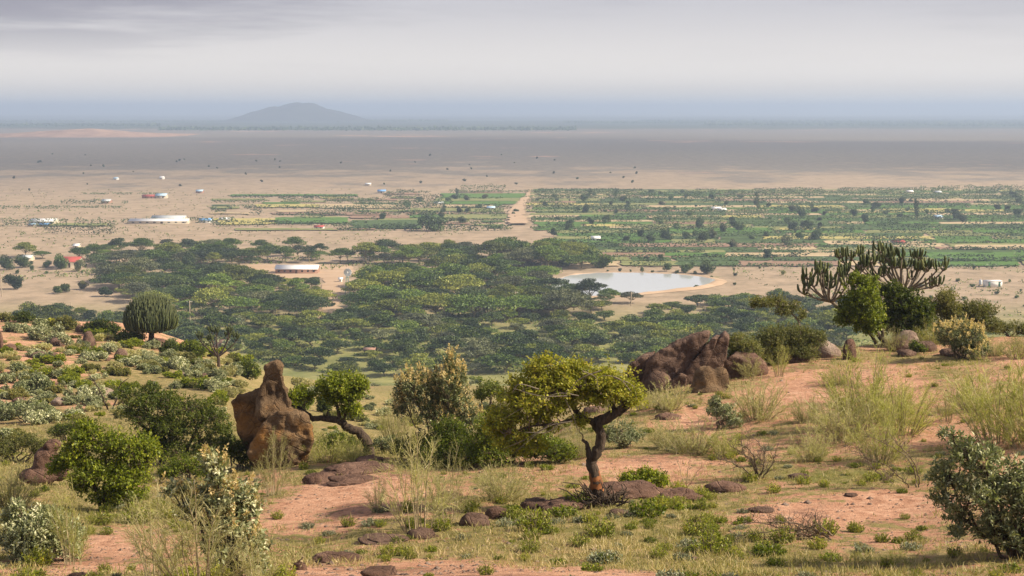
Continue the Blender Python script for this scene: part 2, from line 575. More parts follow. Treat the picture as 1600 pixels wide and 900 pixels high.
def ground_material():
    m, t, out = mat('ground')
    g = t.new('ShaderNodeNewGeometry')
    v = g.outputs['Position']
    at1 = lambda k: t.new('ShaderNodeAttribute', attribute_name=k).outputs['Fac']
    veg, hill, lush = at1('veg'), at1('hill'), at1('lush')
    # hill: reddish gritty soil with grass
    nA = t.noise(v, 0.45, 8, 0.62)
    nB = t.noise(v, 3.2, 8, 0.68)
    nC = t.noise(v, 16, 5, 0.7)
    soil = t.ramp(nB, [(0.28, (0.18, 0.088, 0.055)), (0.43, (0.42, 0.225, 0.145)), (0.58, (0.54, 0.32, 0.22)), (0.75, (0.63, 0.43, 0.32))])
    soil = t.mix(t.step(t.math('ADD', nA, t.math('MULTIPLY', t.math('SUBTRACT', nB, 0.5), 0.5)), 0.54, 0.66), soil, (0.20, 0.105, 0.075))
    soil = t.mix(t.math('MULTIPLY', t.step(nC, 0.58, 0.72), 0.55), soil, (0.55, 0.40, 0.31))
    soil = t.mix(t.math('MULTIPLY', t.step(nC, 0.43, 0.32), 0.6), soil, (0.14, 0.08, 0.055))
    gr = t.ramp(t.noise(v, 2.1, 8, 0.7), [(0.28, (0.10, 0.095, 0.035)), (0.45, (0.20, 0.17, 0.068)), (0.6, (0.33, 0.245, 0.125)), (0.8, (0.42, 0.29, 0.18))])
    lu = t.ramp(nB, [(0.3, (0.09, 0.11, 0.028)), (0.6, (0.18, 0.185, 0.05)), (0.8, (0.28, 0.24, 0.09))])
    gr = t.mix(lush, gr, lu)
    nD = t.noise(v, 55, 4, 0.75)
    soil = t.mix(t.math('MULTIPLY', t.step(nD, 0.55, 0.75), 0.6), soil, (0.17, 0.09, 0.06))
    soil = t.mix(t.math('MULTIPLY', t.step(nD, 0.44, 0.28), 0.5), soil, (0.60, 0.43, 0.33))
    vm = t.math('ADD', veg, t.math('ADD', t.math('MULTIPLY', t.math('SUBTRACT', nB, 0.5), 1.6), t.math('MULTIPLY', t.math('SUBTRACT', nA, 0.5), 1.2)))
    hillc = t.mix(t.step(vm, 0.38, 0.62), soil, gr)
    # plain: dry tan grassland, scrub whose darker tone also paints in some cloud shade, bare red streaks
    pA = t.noise(v, 0.0016, 6, 0.6)
    pB = t.noise(v, 0.009, 7, 0.62)
    pC = t.noise(v, 0.07, 7, 0.68)
    tan = t.ramp(pC, [(0.25, (0.16, 0.13, 0.088)), (0.5, (0.30, 0.23, 0.165)), (0.75, (0.41, 0.31, 0.23))])
    scrub = t.ramp(pC, [(0.3, (0.11, 0.095, 0.08)), (0.6, (0.20, 0.17, 0.14)), (0.8, (0.28, 0.225, 0.185))])
    pl = t.mix(t.step(t.math('ADD', pB, t.math('MULTIPLY', t.math('SUBTRACT', at1('scrub'), 0.5), 0.9)), 0.42, 0.62), tan, scrub)
    pl = t.mix(t.math('MULTIPLY', t.step(t.math('ADD', pA, t.math('MULTIPLY', t.math('SUBTRACT', pB, 0.5), 0.5)), 0.60, 0.68), 0.7), pl, (0.50, 0.30, 0.22))
    pl = t.mix(t.math('MULTIPLY', t.step(t.noise(v, 0.03, 6, 0.7), 0.58, 0.70), 0.45), pl, (0.20, 0.20, 0.075))
    pl = t.mix(t.math('MULTIPLY', lush, 0.95), pl, t.ramp(pC, [(0.35, (0.12, 0.14, 0.045)), (0.65, (0.25, 0.24, 0.09))]))
    pD = t.noise(v, 0.32, 5, 0.7)
    pl = t.mix(t.math('MULTIPLY', t.step(pD, 0.56, 0.68), 0.6), pl, (0.13, 0.115, 0.06))
    pl = t.mix(t.math('MULTIPLY', t.step(pD, 0.42, 0.32), 0.35), pl, (0.50, 0.39, 0.29))
    # the woods far out
    wd = t.step(t.math('ADD', at1('wood'), t.math('MULTIPLY', t.math('SUBTRACT', t.noise(v, 0.004, 7, 0.65), 0.5), 1.5)), 0.45, 0.6)
    pl = t.mix(wd, pl, t.ramp(t.noise(v, 0.012, 6, 0.7), [(0.35, (0.028, 0.045, 0.025)), (0.7, (0.10, 0.115, 0.065))]))
    c = t.mix(hill, pl, hillc)
    p = t.new('ShaderNodeBsdfPrincipled', {'Base Color': c, 'Roughness': 0.95})
    p.inputs['Specular IOR Level'].default_value = 0.1
    hgt = t.math('ADD', t.noise(v, 4, 8, 0.7), t.math('MULTIPLY', t.noise(v, 28, 4, 0.7), 0.4))
    b = t.new('ShaderNodeBump', {'Strength': t.math('MULTIPLY', hill, 0.9), 'Distance': 0.12, 'Height': hgt})
    t.set(p.inputs['Normal'], b.outputs[0])
    t.set(out.inputs[0], p.outputs[0])
    return m


M['ground'] = ground_material()

# ------------------------------------------------------------------ the ground sheet
th_in = np.radians(np.arange(-24, 24.001, 0.18))
th_out = np.radians(np.concatenate([np.arange(28, 180, 6.0)]))
TH = np.concatenate([-th_out[::-1], th_in, th_out])
RR = np.concatenate([[0.5, 4, 8, 12, 15, 17], np.arange(18.5, 64, 0.31), np.arange(64, 160, 0.9), np.arange(160, 450, 4.0),
                     np.geomspace(450, 2200, 70), np.geomspace(2280, 90000, 90)])
R2, T2 = np.meshgrid(RR, TH, indexing='ij')
# rows of equal depth inside the view, rings outside it
cs = np.where(np.abs(T2) < TMAX, 1 / np.cos(T2), 1 / math.cos(TMAX))
GX, GY = np.sin(T2) * R2 * cs, np.cos(T2) * R2 * cs
GZ = G(GX, GY)


def gauss(px, py, sx, sy):
    """a soft patch of the ground round a photo position"""
    c = P(px, py)
    e = P(px, py - sy if py - sy > 500 else py)
    dx = sx * c.y / F
    dy = max(0.25, abs(e.y - c.y))
    return np.exp(-((GX - c.x) / dx) ** 2 - ((GY - c.y) / dy) ** 2)


veg = 0.36 + 0.38 * fbm(GX / 3.2, GY / 4.2, 0, 31, 5) + 0.05 * (GY > 60)
for a in [(575, 758, 90, 16, -.55), (680, 765, 60, 8, -.35), (1290, 800, 130, 13, -.5), (1400, 775, 60, 10, -.35), (180, 835, 70, 25, -.45), (120, 870, 90, 10, -.2),
          (700, 886, 110, 14, -.5), (800, 898, 90, 8, -.5), (1010, 720, 90, 10, -.35), (1090, 660, 60, 15, -.3), (960, 885, 60, 8, -.2),
          (1240, 620, 60, 18, -.25), (1400, 600, 60, 14, -.2), (130, 640, 70, 20, -.25), (60, 600, 60, 14, -.25), (200, 560, 50, 10, -.15),
          (170, 855, 130, 30, -.4), (520, 800, 150, 45, -.35), (560, 880, 150, 15, -.3), (900, 890, 200, 12, -.35), (900, 835, 200, 18, .12), (1250, 870, 300, 16, .15), (1290, 745, 110, 12, .3), (470, 850, 120, 20, .15),
          (1000, 850, 90, 10, .2), (650, 620, 130, 60, .4), (560, 610, 110, 40, .4), (800, 620, 160, 50, .4), (230, 790, 60, 6, .4), (700, 780, 50, 10, .1)]:
    veg = veg + a[4] * gauss(*a[:4])
lush = np.clip(0.15 + 0.6 * fbm(GX / 5, GY / 7, 0, 41, 3), 0, 1) * 0.5
for a in [(230, 790, 60, 8, .7), (1290, 745, 110, 12, .6), (600, 690, 60, 10, .4), (650, 600, 200, 50, .8), (820, 600, 200, 50, .8)]:
    lush = lush + a[4] * gauss(*a[:4])
hillm = np.clip((GZ - 3) / 10, 0, 1)
hillm = np.where(GY * 0 + R2 > 3000, 0, hillm)
GPX = 800 + F * 0.984 * GX / np.maximum(GY, 1)
scrub = np.clip((R2 - 1100) / 1500, 0, 1) * 0.7 + 0.22  # scrub cover grows with distance; its tone also paints the cloud shade's gradual onset
wood = np.clip((R2 - 5200) / 900, 0, 1) * np.clip((26000 - R2) / 16000, 0.1, 1)
wood = np.where(R2 > 5200, wood * 0.9, 0)
lushp = np.clip(1.6 - np.abs(R2 - 450) / 90, 0, 1)
lush = np.where(hillm > 0.5, np.clip(lush, 0, 1), np.maximum(lushp, 0))

me = bpy.data.meshes.new('ground')
nr, nt = GX.shape
idx = np.arange(nr * nt).reshape(nr, nt)
mbg = MB()
mbg.add(np.stack([GX, GY, GZ], -1).reshape(-1, 3),
        np.stack([idx[:-1, :-1], idx[1:, :-1], idx[1:, 1:], idx[:-1, 1:]], -1).reshape(-1, 4)[:, ::-1])
close = np.stack([idx[:-1, -1], idx[1:, -1], idx[1:, 0], idx[:-1, 0]], -1)[:, ::-1]
mbg.q.append(close)
ground = obj('ground', mbg, M['ground'])
for k, a in (('veg', veg), ('hill', hillm), ('lush', lush), ('scrub', scrub), ('wood', wood)):
    at_ = ground.data.attributes.new(k, 'FLOAT', 'POINT')
    at_.data.foreach_set('value', a.ravel().astype(np.float32))
tag(ground, 'reddish hillside running down to a wide dry tan plain', kind='structure')


def VEG(x, y):
    """the same cover mask at single points (nearest ground vertex)"""
    r = np.where(np.abs(np.arctan2(x, y)) < TMAX, y, np.hypot(x, y))
    i = np.clip(np.searchsorted(RR, r), 0, nr - 1)
    j = np.clip(np.searchsorted(TH, np.arctan2(x, y)), 0, nt - 1)
    return veg[i, j]


# ------------------------------------------------------------------ far hills
def mound(name, cx, d, half_w, half_d, hgt, prof, seed, mt, label):
    nx, ny = 90, 40
    X, Y = np.meshgrid(np.linspace(-1.15, 1.15, nx), np.linspace(-1.15, 1.15, ny), indexing='ij')
    xs, hs = zip(*prof)
    hp = np.interp(X, xs, hs)
    hh = hp * np.clip(1 - Y ** 2, 0, 1) ** 0.8
    hh = hh * (1 + 0.22 * fbm(X * 6, Y * 4, 0, seed, 5)) - 0.02
    wx, wy = cx + X * half_w, d + Y * half_d
    z = G(wx, wy) + hh * hgt - 0.6
    ii = np.arange(nx * ny).reshape(nx, ny)
    b = MB()
    b.add(np.stack([wx, wy, z], -1).reshape(-1, 3), np.stack([ii[:-1, :-1], ii[1:, :-1], ii[1:, 1:], ii[:-1, 1:]], -1).reshape(-1, 4))
    return tag(obj(name, b, mt), label, kind='structure')


def hill_mat(name, cs_, sc):
    m, t, out = mat(name)
    g = t.new('ShaderNodeNewGeometry')
    c = t.ramp(t.noise(g.outputs['Position'], sc, 7, 0.65), cs_)
    p = t.new('ShaderNodeBsdfPrincipled', {'Base Color': c, 'Roughness': 1.0})
    p.inputs['Specular IOR Level'].default_value = 0
    t.set(out.inputs[0], p.outputs[0])
    return m


M['hill'] = hill_mat('hill_scrub', [(0.3, (0.02, 0.025, 0.018)), (0.7, (0.08, 0.08, 0.055))], 0.012)
M['ridge'] = hill_mat('ridge_red', [(0.3, (0.20, 0.12, 0.085)), (0.6, (0.43, 0.28, 0.20))], 0.02)
mound('hill', (470 - 800) / F * 9200, 9200, 500, 600, 119,
      [(-1.15, 0), (-1, 0.0), (-.8, .18), (-.6, .50), (-.45, .68), (-.2, .84), (0, 1.0), (.12, .97), (.35, .74), (.6, .44), (.85, .12), (1, 0.02), (1.15, 0)], 3, M['hill'],
      'lone blue scrub-covered hill on the horizon')
mound('ridge', (135 - 800) / F * 4350, 4350, 330, 330, 19,
      [(-1.15, .05), (-1, .1), (-.7, .35), (-.3, .72), (-.05, 1.0), (.1, .97), (.3, .62), (.6, .3), (1, .03), (1.15, 0)], 8, M['ridge'],
      'low red sandy ridge at the left of the plain')

# ------------------------------------------------------------------ clouds whose shade lies over the plain
mc, tcl, oc = mat('cloud')
tcl.set(oc.inputs[0], tcl.new('ShaderNodeMixShader', {0: tcl.new('ShaderNodeAttribute', attribute_name='rnd').outputs['Fac'], 1: tcl.new('ShaderNodeBsdfTransparent').outputs[0],
                                                      2: tcl.new('ShaderNodeBsdfDiffuse', {0: (0.9, 0.9, 0.92)}).outputs[0]}).outputs[0])
M['cloud'] = mc
ALT = 1500.0
sh = Vector((math.sin(SUN_AZ), math.cos(SUN_AZ), 0)) * (ALT / math.tan(SUN_EL))


def cloud(x0, x1, y0, y1, seed, label):
    nx, ny = 120, 60
    X, Y = np.meshgrid(np.linspace(-1, 1, nx), np.linspace(-1, 1, ny), indexing='ij')
    wx = (x0 + x1) / 2 + X * (x1 - x0) / 2 + sh.x
    wy = (y0 + y1) / 2 + Y * (y1 - y0) / 2 + sh.y
    Yw = Y + .45 * fbm(wx / 1100, wy / 2500, 0, seed + 40, 3)
    e = 1.1 - np.maximum(np.abs(X), np.abs(Yw)) ** 1.6 + .8 * fbm(wx / 1500, wy / 620, 0, seed, 4)
    th = np.clip(e - 0.25, 0, 1) * 260
    keep = e > 0.25
    den_ = np.clip((e - .25) / .9, 0, 1).ravel() * .36
    b = MB()
    ii = np.arange(nx * ny).reshape(nx, ny)
    qd = np.stack([ii[:-1, :-1], ii[1:, :-1], ii[1:, 1:], ii[:-1, 1:]], -1).reshape(-1, 4)
    kq = keep.ravel()[qd].all(1)
    b.add(np.stack([wx, wy, ALT + th], -1).reshape(-1, 3), qd[kq], rnd=den_)
    b.add(np.stack([wx, wy, ALT - th * 0.25 - 1], -1).reshape(-1, 3), qd[kq][:, ::-1], rnd=den_)
    return tag(obj('cloud', b, M['cloud']), label, kind='stuff')


cloud(-3600, 3800, 1150, 4350, 2, 'grey cloud bank over the plain')

# ------------------------------------------------------------------ farmland: fields, road, pond
rng = np.random.default_rng(11)


def field_mat(name, a, b, rows=0.0):
    m, t, out = mat(name)
    g = t.new('ShaderNodeNewGeometry')
    v = t.new('ShaderNodeMapping', {0: g.outputs['Position'], 3: (0.25, 1, 1)}).outputs[0]
    c = t.ramp(t.noise(v, 0.16, 6, 0.68), [(0.3, a), (0.68, b)])
    if rows:
        wv = t.new('ShaderNodeTexWave', {'Vector': g.outputs['Position'], 'Scale': rows, 'Distortion': 1.5}, bands_direction='Y')
        c = t.mix(t.math('MULTIPLY', wv.outputs[1], 0.45), c, tuple(k * 0.55 for k in a))
    p = t.new('ShaderNodeBsdfPrincipled', {'Base Color': c, 'Roughness': 0.95})
    p.inputs['Specular IOR Level'].default_value = 0.1
    t.set(out.inputs[0], p.outputs[0])
    return m


FM = {'green': field_mat('field_green', (0.06, 0.13, 0.03), (0.12, 0.21, 0.045), 0.09),
      'dark': field_mat('field_dark_green', (0.045, 0.085, 0.03), (0.10, 0.14, 0.05), 0.1),
      'tan': field_mat('field_tan', (0.32, 0.25, 0.15), (0.47, 0.37, 0.24)),
      'yellow': field_mat('field_yellow', (0.30, 0.27, 0.10), (0.42, 0.36, 0.14)),
      'brown': field_mat('field_brown', (0.22, 0.14, 0.10), (0.33, 0.22, 0.16), 0.12),
      'olive': field_mat('field_olive', (0.13, 0.15, 0.06), (0.24, 0.24, 0.10)),
      'earth': field_mat('bare_earth', (0.33, 0.23, 0.155), (0.45, 0.335, 0.24))}
FZ = [0.22]


def quad_sheet(name, pts, mt, z=None, wob=1.3, label=None):
    """a flat sheet lying on the plain, its outline a little uneven"""
    if z is None:
        FZ[0] += 0.0015
        z = FZ[0]
    out_ = []
    n = len(pts)
    for i in range(n):
        a, b = np.array(pts[i][:2]), np.array(pts[(i + 1) % n][:2])
        k = max(2, int(np.linalg.norm(b - a) / 6))
        for j in range(min(k, 24)):
            q = a + (b - a) * j / min(k, 24)
            out_.append((q[0] + rng.normal() * wob, q[1] + rng.normal() * wob, z))
    bm = bmesh.new()
    bm.faces.new([bm.verts.new(q) for q in out_])
    bmesh.ops.triangulate(bm, faces=bm.faces[:])
    bmesh.ops.recalc_face_normals(bm, faces=bm.faces[:])
    for f_ in bm.faces:
        if f_.normal.z < 0:
            f_.normal_flip()
    m_ = bpy.data.meshes.new(name)
    bm.to_mesh(m_)
    bm.free()
    return tag(obj(name, m_, mt), label, kind='structure')


def field_px(x0, x1, yt, yb, kind, skew=0):
    quad_sheet('field', [flat(x0, yb), flat(x1, yb), flat(x1 + skew, yt), flat(x0 + skew, yt)], FM[kind], label='%s farm field on the plain' % {'green': 'bright green', 'dark': 'dark green', 'tan': 'dry tan', 'yellow': 'yellow', 'brown': 'ploughed brown', 'olive': 'olive green', 'earth': 'bare earth'}[kind])


HEDGES = []
# patchwork of narrow fields right of the track
row = 296.0
while row < 412:
    d0 = flat(800, row).y
    hgt = max(1.6, rng.uniform(14, 30) * 80 * F / d0 ** 2 * 1.0)
    xl = 830 + max(0, (row - 340)) * 1.1 + rng.uniform(-15, 15)
    x = xl
    while x < 1680:
        wpx = rng.uniform(50, 190)
        far_ = row < 318
        k = rng.choice(['green', 'dark', 'tan', 'yellow', 'brown', 'olive'], p=[.24, .26, .14, .05, .05, .26] if not far_ else [.08, .3, .22, .04, .06, .3])
        field_px(x, min(x + wpx - 1, 1690), row, row + hgt * 0.92, k, skew=-2)
        if rng.random() < 0.85:
            HEDGES.append((x + rng.uniform(-6, 12), x + wpx - rng.uniform(-10, 25), row + hgt))
        x += wpx + rng.uniform(0, 4)
    row += hgt
# looser strips left of it
for row in np.arange(299, 360, 3.1):
    x = 330.0 if row > 306 else 600.0
    while x < 780:
        wpx = rng.uniform(30, 120)
        if rng.random() < .34:
            field_px(x, min(x + wpx, 786), row, row + rng.uniform(1.5, 2.8), rng.choice(['olive', 'dark', 'green', 'yellow', 'tan', 'brown'], p=[.35, .2, .15, .1, .1, .1]), skew=-2)
        if rng.random() < .42:
            HEDGES.append((x, min(x + wpx * rng.uniform(.5, 1), 788), row + 2.9))
        x += wpx
# larger fields left of the track
for a in [(690, 830, 303, 310, 'green'), (680, 815, 310.5, 315, 'olive'), (690, 812, 315.5, 320, 'green'), (675, 770, 321, 325, 'tan'), (640, 780, 326, 331, 'olive'),
          (360, 560, 304.5, 307, 'green'), (410, 470, 317, 319.5, 'green'), (400, 500, 320, 325, 'yellow'), (500, 640, 320, 326, 'tan'),
          (480, 610, 333, 337, 'brown'), (560, 690, 329, 332, 'olive'), (430, 545, 341, 350, 'green'), (545, 640, 338, 342, 'brown'), (640, 690, 337, 341, 'green'),
          (690, 800, 336, 343, 'olive'), (550, 660, 345, 358, 'dark'), (340, 420, 345, 352, 'yellow'), (60, 170, 350, 354, 'olive'), (1455, 1640, 396, 409, 'green'), (1490, 1640, 384, 391, 'tan'), (1045, 1205, 357, 366, 'green'), (1040, 1130, 396, 402, 'green'),
          (905, 1010, 337, 343, 'green'), (1200, 1290, 329, 334, 'green'), (1380, 1490, 327, 333, 'yellow'), (1290, 1440, 378, 384, 'tan')]:
    field_px(*a)
for a in [(362, 560, 309.5), (95, 200, 319), (110, 190, 325), (190, 370, 348.5), (0, 110, 326.5), (130, 255, 304), (0, 180, 354), (70, 180, 366), (380, 480, 326.5),
          (560, 640, 322), (600, 720, 311), (480, 640, 332), (700, 800, 326), (640, 790, 336), (690, 790, 345), (540, 650, 357), (560, 800, 360.5), (420, 560, 352), (330, 420, 354), (620, 650, 301),
          (700, 850, 301), (430, 540, 337), (1460, 1640, 410), (1490, 1600, 392), (1330, 1440, 384), (1480, 1590, 419), (1380, 1470, 420), (1100, 1250, 403), (960, 1100, 395), (720, 790, 297)]:
    HEDGES.append(a)

# dirt track climbing away between the farms
tr_l = [(794, 352), (793, 335), (803, 322), (820, 308), (828, 297)]
tr_r = [(826, 352), (820, 338), (819, 325), (830, 309), (833, 297)]
quad_sheet('road', [flat(*p) for p in tr_l[::1]][::1] + [flat(*p) for p in tr_r[::-1]], FM['earth'], z=1.4, wob=1.2, label='pale sandy track between the farms')
quad_sheet('path', [flat(*p) for p in [(496, 500), (500, 470), (508, 440), (514, 418), (545, 418), (538, 440), (530, 470), (532, 500)]], FM['earth'], z=0.25, wob=1.0, label='bare earth path between the woods')
quad_sheet('yard', [flat(*p) for p in [(372, 434), (385, 414), (545, 413), (560, 432), (480, 438)]], FM['earth'], z=0.21, wob=1.0, label='bare earth yard round the long shed')

# pond with its earth banks
pond_px = [(872, 436), (895, 428.5), (960, 425), (1040, 427.5), (1095, 431), (1118, 437), (1112, 443), (1090, 448), (1040, 453), (985, 459), (925, 463), (880, 462), (862, 452), (860, 443)]
pc = [flat(*p, 0.6) for p in pond_px]
K = 96
lp = np.array([(p.x, p.y) for p in pc])
cl_ = np.concatenate([lp, lp[:1]])
seg = np.linalg.norm(np.diff(cl_, axis=0), axis=1)
s_ = np.concatenate([[0], np.cumsum(seg)])
uu = np.linspace(0, s_[-1], K, endpoint=False)
shore = np.stack([np.interp(uu, s_, cl_[:, k]) for k in (0, 1)], 1)
for _ in range(4):
    shore = (np.roll(shore, 1, 0) + shore * 2 + np.roll(shore, -1, 0)) / 4
cen = shore.mean(0)
mw, tw, ow = mat('water')
gw = tw.new('ShaderNodeNewGeometry')
mapw = tw.new('ShaderNodeMapping', {0: gw.outputs['Position'], 3: (0.25, 1.0, 1)})
pw = tw.new('ShaderNodeBsdfPrincipled', {'Base Color': (0.46, 0.49, 0.52), 'Roughness': 0.06, 'IOR': 1.33})
pw.inputs['Specular IOR Level'].default_value = 1.0
bw = tw.new('ShaderNodeBump', {'Strength': 0.12, 'Distance': 0.15, 'Height': tw.noise(mapw.outputs[0], 0.5, 4, 0.6)})
tw.set(pw.inputs['Normal'], bw.outputs[0])
tw.set(ow.inputs[0], pw.outputs[0])
M['water'] = mw
b = MB()
ring = [cen + (shore - cen) * k for k in (1.04, 0.6, 0.2)]
vv = np.concatenate(ring)
q = []
for k in range(2):
    for i in range(K):
        j = (i + 1) % K
        q.append((k * K + i, k * K + j, (k + 1) * K + j, (k + 1) * K + i))
b.add(np.concatenate([np.concatenate([vv, np.full((len(vv), 1), 0.6)], 1), [[cen[0], cen[1], 0.6]]]), q, [(2 * K + i, 2 * K + (i + 1) % K, 3 * K) for i in range(K)])
tag(obj('water', b, M['water']), 'still pale pond reflecting the sky', kind='structure')
nrm = np.roll(shore, -1, 0) - np.roll(shore, 1, 0)
nrm = np.stack([nrm[:, 1], -nrm[:, 0]], 1)
nrm /= np.linalg.norm(nrm, axis=1, keepdims=True)
if ((shore - cen) * nrm).sum() < 0:
    nrm = -nrm
right = np.clip((shore[:, 0] - cen[0]) / 20, 0, 1)
b = MB()
offs = [(-1.5, 0.1), (0.2, 0.68), (0.6, .8), (1.1, .75), (1.8, .5), (2.8, 0.16)]
rows_ = []
for o_, z_ in offs:
    wid = 1 + 0.9 * right + 0.8 * fbm(shore[:, 0] / 12, shore[:, 1] / 12, 0, 4, 3)
    zz = z_ * (1 + 0.7 * fbm(shore[:, 0] / 6, shore[:, 1] / 6, 0, 14, 3)) if 0.3 < z_ else np.full(K, z_)
    rows_.append(np.concatenate([shore + nrm * (o_ * wid)[:, None], np.reshape(zz, (-1, 1))], 1))
q = []
for k in range(len(offs) - 1):
    for i in range(K):
        j = (i + 1) % K
        q.append((k * K + i, (k + 1) * K + i, (k + 1) * K + j, k * K + j))
b.add(np.concatenate(rows_), q)
tag(obj('earth_bank', b, FM['earth']), 'bare earth bank around the pond', kind='structure')


# ------------------------------------------------------------------ valley vegetation: prototypes
def pad_leaves(b, rg, c, rx, ry, rz, n, size, up=0.8):
    """leaf clumps spread through a flat pad, denser towards its skin"""
    d = rg.normal(size=(n, 3))
    d /= np.linalg.norm(d, axis=1, keepdims=True)
    r = rg.uniform(0.45, 1.0, n) ** 0.6
    wob = 1 + 0.28 * fbm(d[:, 0] * 2.2 + c[0], d[:, 1] * 2.2 + c[1], d[:, 2] * 2.2 + c[2], int(rg.integers(1000)), 2)
    pos = np.array(c) + d * (r * wob)[:, None] * np.array([rx, ry, rz])
    nr_ = d * np.array([0.6, 0.6, 1]) + np.array([0, 0, up]) + rg.normal(size=(n, 3)) * 0.45
    dr = rg.normal(size=(n, 3)) + d * 0.7
    s0 = size * rg.uniform(0.6, 1.35, n)
    rnd = np.clip(rg.normal(0.45, 0.2, n) + rg.normal() * 0.2, 0, 1)
    b.leaves(pos - dr * 0.0, dr, nr_, s0, s0 * 0.75, rnd)


def limbs(b, rg, starts, ends, r0, r1, sides=4, n=5, bend=0.1):
    starts, ends = np.atleast_2d(starts), np.atleast_2d(ends)
    m = len(ends)
    t = np.linspace(0, 1, n)[None, :, None]
    P_ = starts[:, None] * (1 - t) + ends[:, None] * t
    L = np.linalg.norm(ends - starts, axis=1)[:, None, None]
    P_ = P_ + rg.normal(size=(m, n, 3)) * L * bend * (np.sin(t * np.pi) ** 0.7)
    R_ = np.asarray(r0).reshape(-1, 1) * (1 - t[..., 0]) + np.asarray(r1).reshape(-1, 1) * t[..., 0]
    R_ = np.broadcast_to(R_, (m, n))
    b.tubes(P_, R_, sides)


def proto_acacia(seed, W=17.0, H=11.0, layers=9, n=230, leaf=0.75):
    rg = np.random.default_rng(seed)
    cr, tk = MB(), MB()
    fork = np.array([rg.normal() * .4, rg.normal() * .4, H * 0.28])
    tk.tubes(np.array([[0, 0, -0.4], [0.1, 0, H * .12], fork]), np.array([.42, .34, .28]), 6)
    ends = []
    for k in range(layers):
        a = k / layers * 2 * np.pi * 2.4 + rg.normal() * .4
        rr = W * 0.34 * math.sqrt((k + 0.4) / layers)
        z = H * (0.90 - 0.36 * (rr / (W * .34)) ** 1.6) + rg.normal() * H * 0.045
        px_ = W * rg.uniform(.13, .22)
        c = (math.cos(a) * rr, math.sin(a) * rr, z)
        ends.append((c[0], c[1], z - .3))
        pad_leaves(cr, rg, c, px_ * 1.12, px_ * 1.12 * rg.uniform(.8, 1.1), H * rg.uniform(.035, .06), n, leaf, 1.3)
    limbs(tk, rg, np.repeat(fork[None], layers, 0), ends, .2, .06, 4, 5, .06)
    return cr.mesh('crown'), tk.mesh('trunk')


def proto_round(seed, W=8.0, H=5.5, clumps=8, n=170, leaf=0.55, low=0.2):
    rg = np.random.default_rng(seed)
    cr, tk = MB(), MB()
    fork = np.array([rg.normal() * .2, 0, H * 0.2])
    tk.tubes(np.array([[0, 0, -.3], [0.05, 0, H * .1], fork]), np.array([.26, .2, .16]), 5)
    ends = []
    for k in range(clumps):
        a = rg.uniform(0, 6.28)
        rr = W * rg.uniform(.05, .30)
        z = H * rg.uniform(low + .22, .80) - rr * .10
        px_ = W * rg.uniform(.17, .25)
        c = (math.cos(a) * rr, math.sin(a) * rr, z)
        ends.append(c)
        pad_leaves(cr, rg, c, px_, px_, H * rg.uniform(.15, .22), n, leaf, .5)
    limbs(tk, rg, np.repeat(fork[None], clumps, 0), ends, .12, .04, 4, 4, .06)
    return cr.mesh('crown'), tk.mesh('trunk')


def proto_tall(seed, W=4.0, H=11.0, n=150, leaf=.55):
    rg = np.random.default_rng(seed)
    cr, tk = MB(), MB()
    tk.tubes(np.array([[0, 0, -.3], [0.1, 0, H * .5], [0, 0.1, H * .9]]), np.array([.25, .17, .05]), 5)
    for k in range(7):
        z = H * (.3 + .68 * k / 6)
        ww = W * .5 * (1 - .55 * abs(k / 6 - .35))
        pad_leaves(cr, rg, (rg.normal() * .5, rg.normal() * .5, z), ww * .7, ww * .7, H * .1, n, leaf, .4)
    return cr.mesh('crown'), tk.mesh('trunk')


PA = [proto_acacia(s, 22, 10.5, 15, 330, .64) for s in (1, 2, 3, 4)] + [proto_acacia(6, 17, 13, 9, 360, .6), proto_acacia(7, 26, 9.5, 18, 330, .66)]
PT = [proto_acacia(s, 14, 5.2, 11, 250, .54) for s in (11, 12, 13, 14, 15)] + [proto_round(s, 11.5, 5.2, 13, 230, .52, .0) for s in (21, 22)]
PF = [proto_round(s, 10.5, 8.0, 13, 240, .65, .04) for s in (31, 32, 33)] + [proto_tall(41)]
PB = [proto_round(s, 3.2, 2.4, 6, 90, .35, .05) for s in (51, 52, 53)]


M['acacia2'] = leaf_mat('leaf_acacia_yellow', [(0.0, (0.06, 0.085, 0.012)), (0.5, (0.14, 0.17, 0.022)), (1.0, (0.27, 0.28, 0.05))], trans=0.14, var=0.25)
M['acacia3'] = leaf_mat('leaf_acacia_dark', [(0.0, (0.02, 0.04, 0.012)), (0.5, (0.045, 0.075, 0.018)), (1.0, (0.10, 0.13, 0.035))], trans=0.1, var=0.25)
M['acacia4'] = leaf_mat('leaf_acacia_grey', [(0.0, (0.05, 0.06, 0.03)), (0.5, (0.095, 0.11, 0.05)), (1.0, (0.17, 0.18, 0.085))], trans=0.1, var=0.25)
TONES = {'acacia': (['acacia', 'acacia2', 'acacia3', 'acacia4'], [.45, .22, .23, .10]), 'thorn': (['thorn', 'acacia2', 'acacia3', 'acacia4'], [.34, .26, .28, .12]), 'farm': (['farm', 'acacia3', 'acacia4'], [.6, .3, .1])}
MINI = {}


def mini(proto, name, label, cat, loc, sc, leafm, group=None, barkm='acaciabark'):
    t_ = thing(name, label, cat, loc, group, rng.uniform(0, 6.28), (sc * rng.uniform(.8, 1.25), sc * rng.uniform(.8, 1.25), sc * rng.uniform(.75, 1.3)))
    cr, tk = proto
    if leafm in TONES:
        leafm = str(rng.choice(TONES[leafm][0], p=TONES[leafm][1]))
    for nm, me_, m_ in (('crown', cr, leafm), ('trunk', tk, barkm)):
        key = (me_.name, m_)
        if key not in MINI:
            MINI[key] = me_.copy()
            MINI[key].materials.append(M[m_])
        obj(nm, MINI[key], None, t_)
    return t_


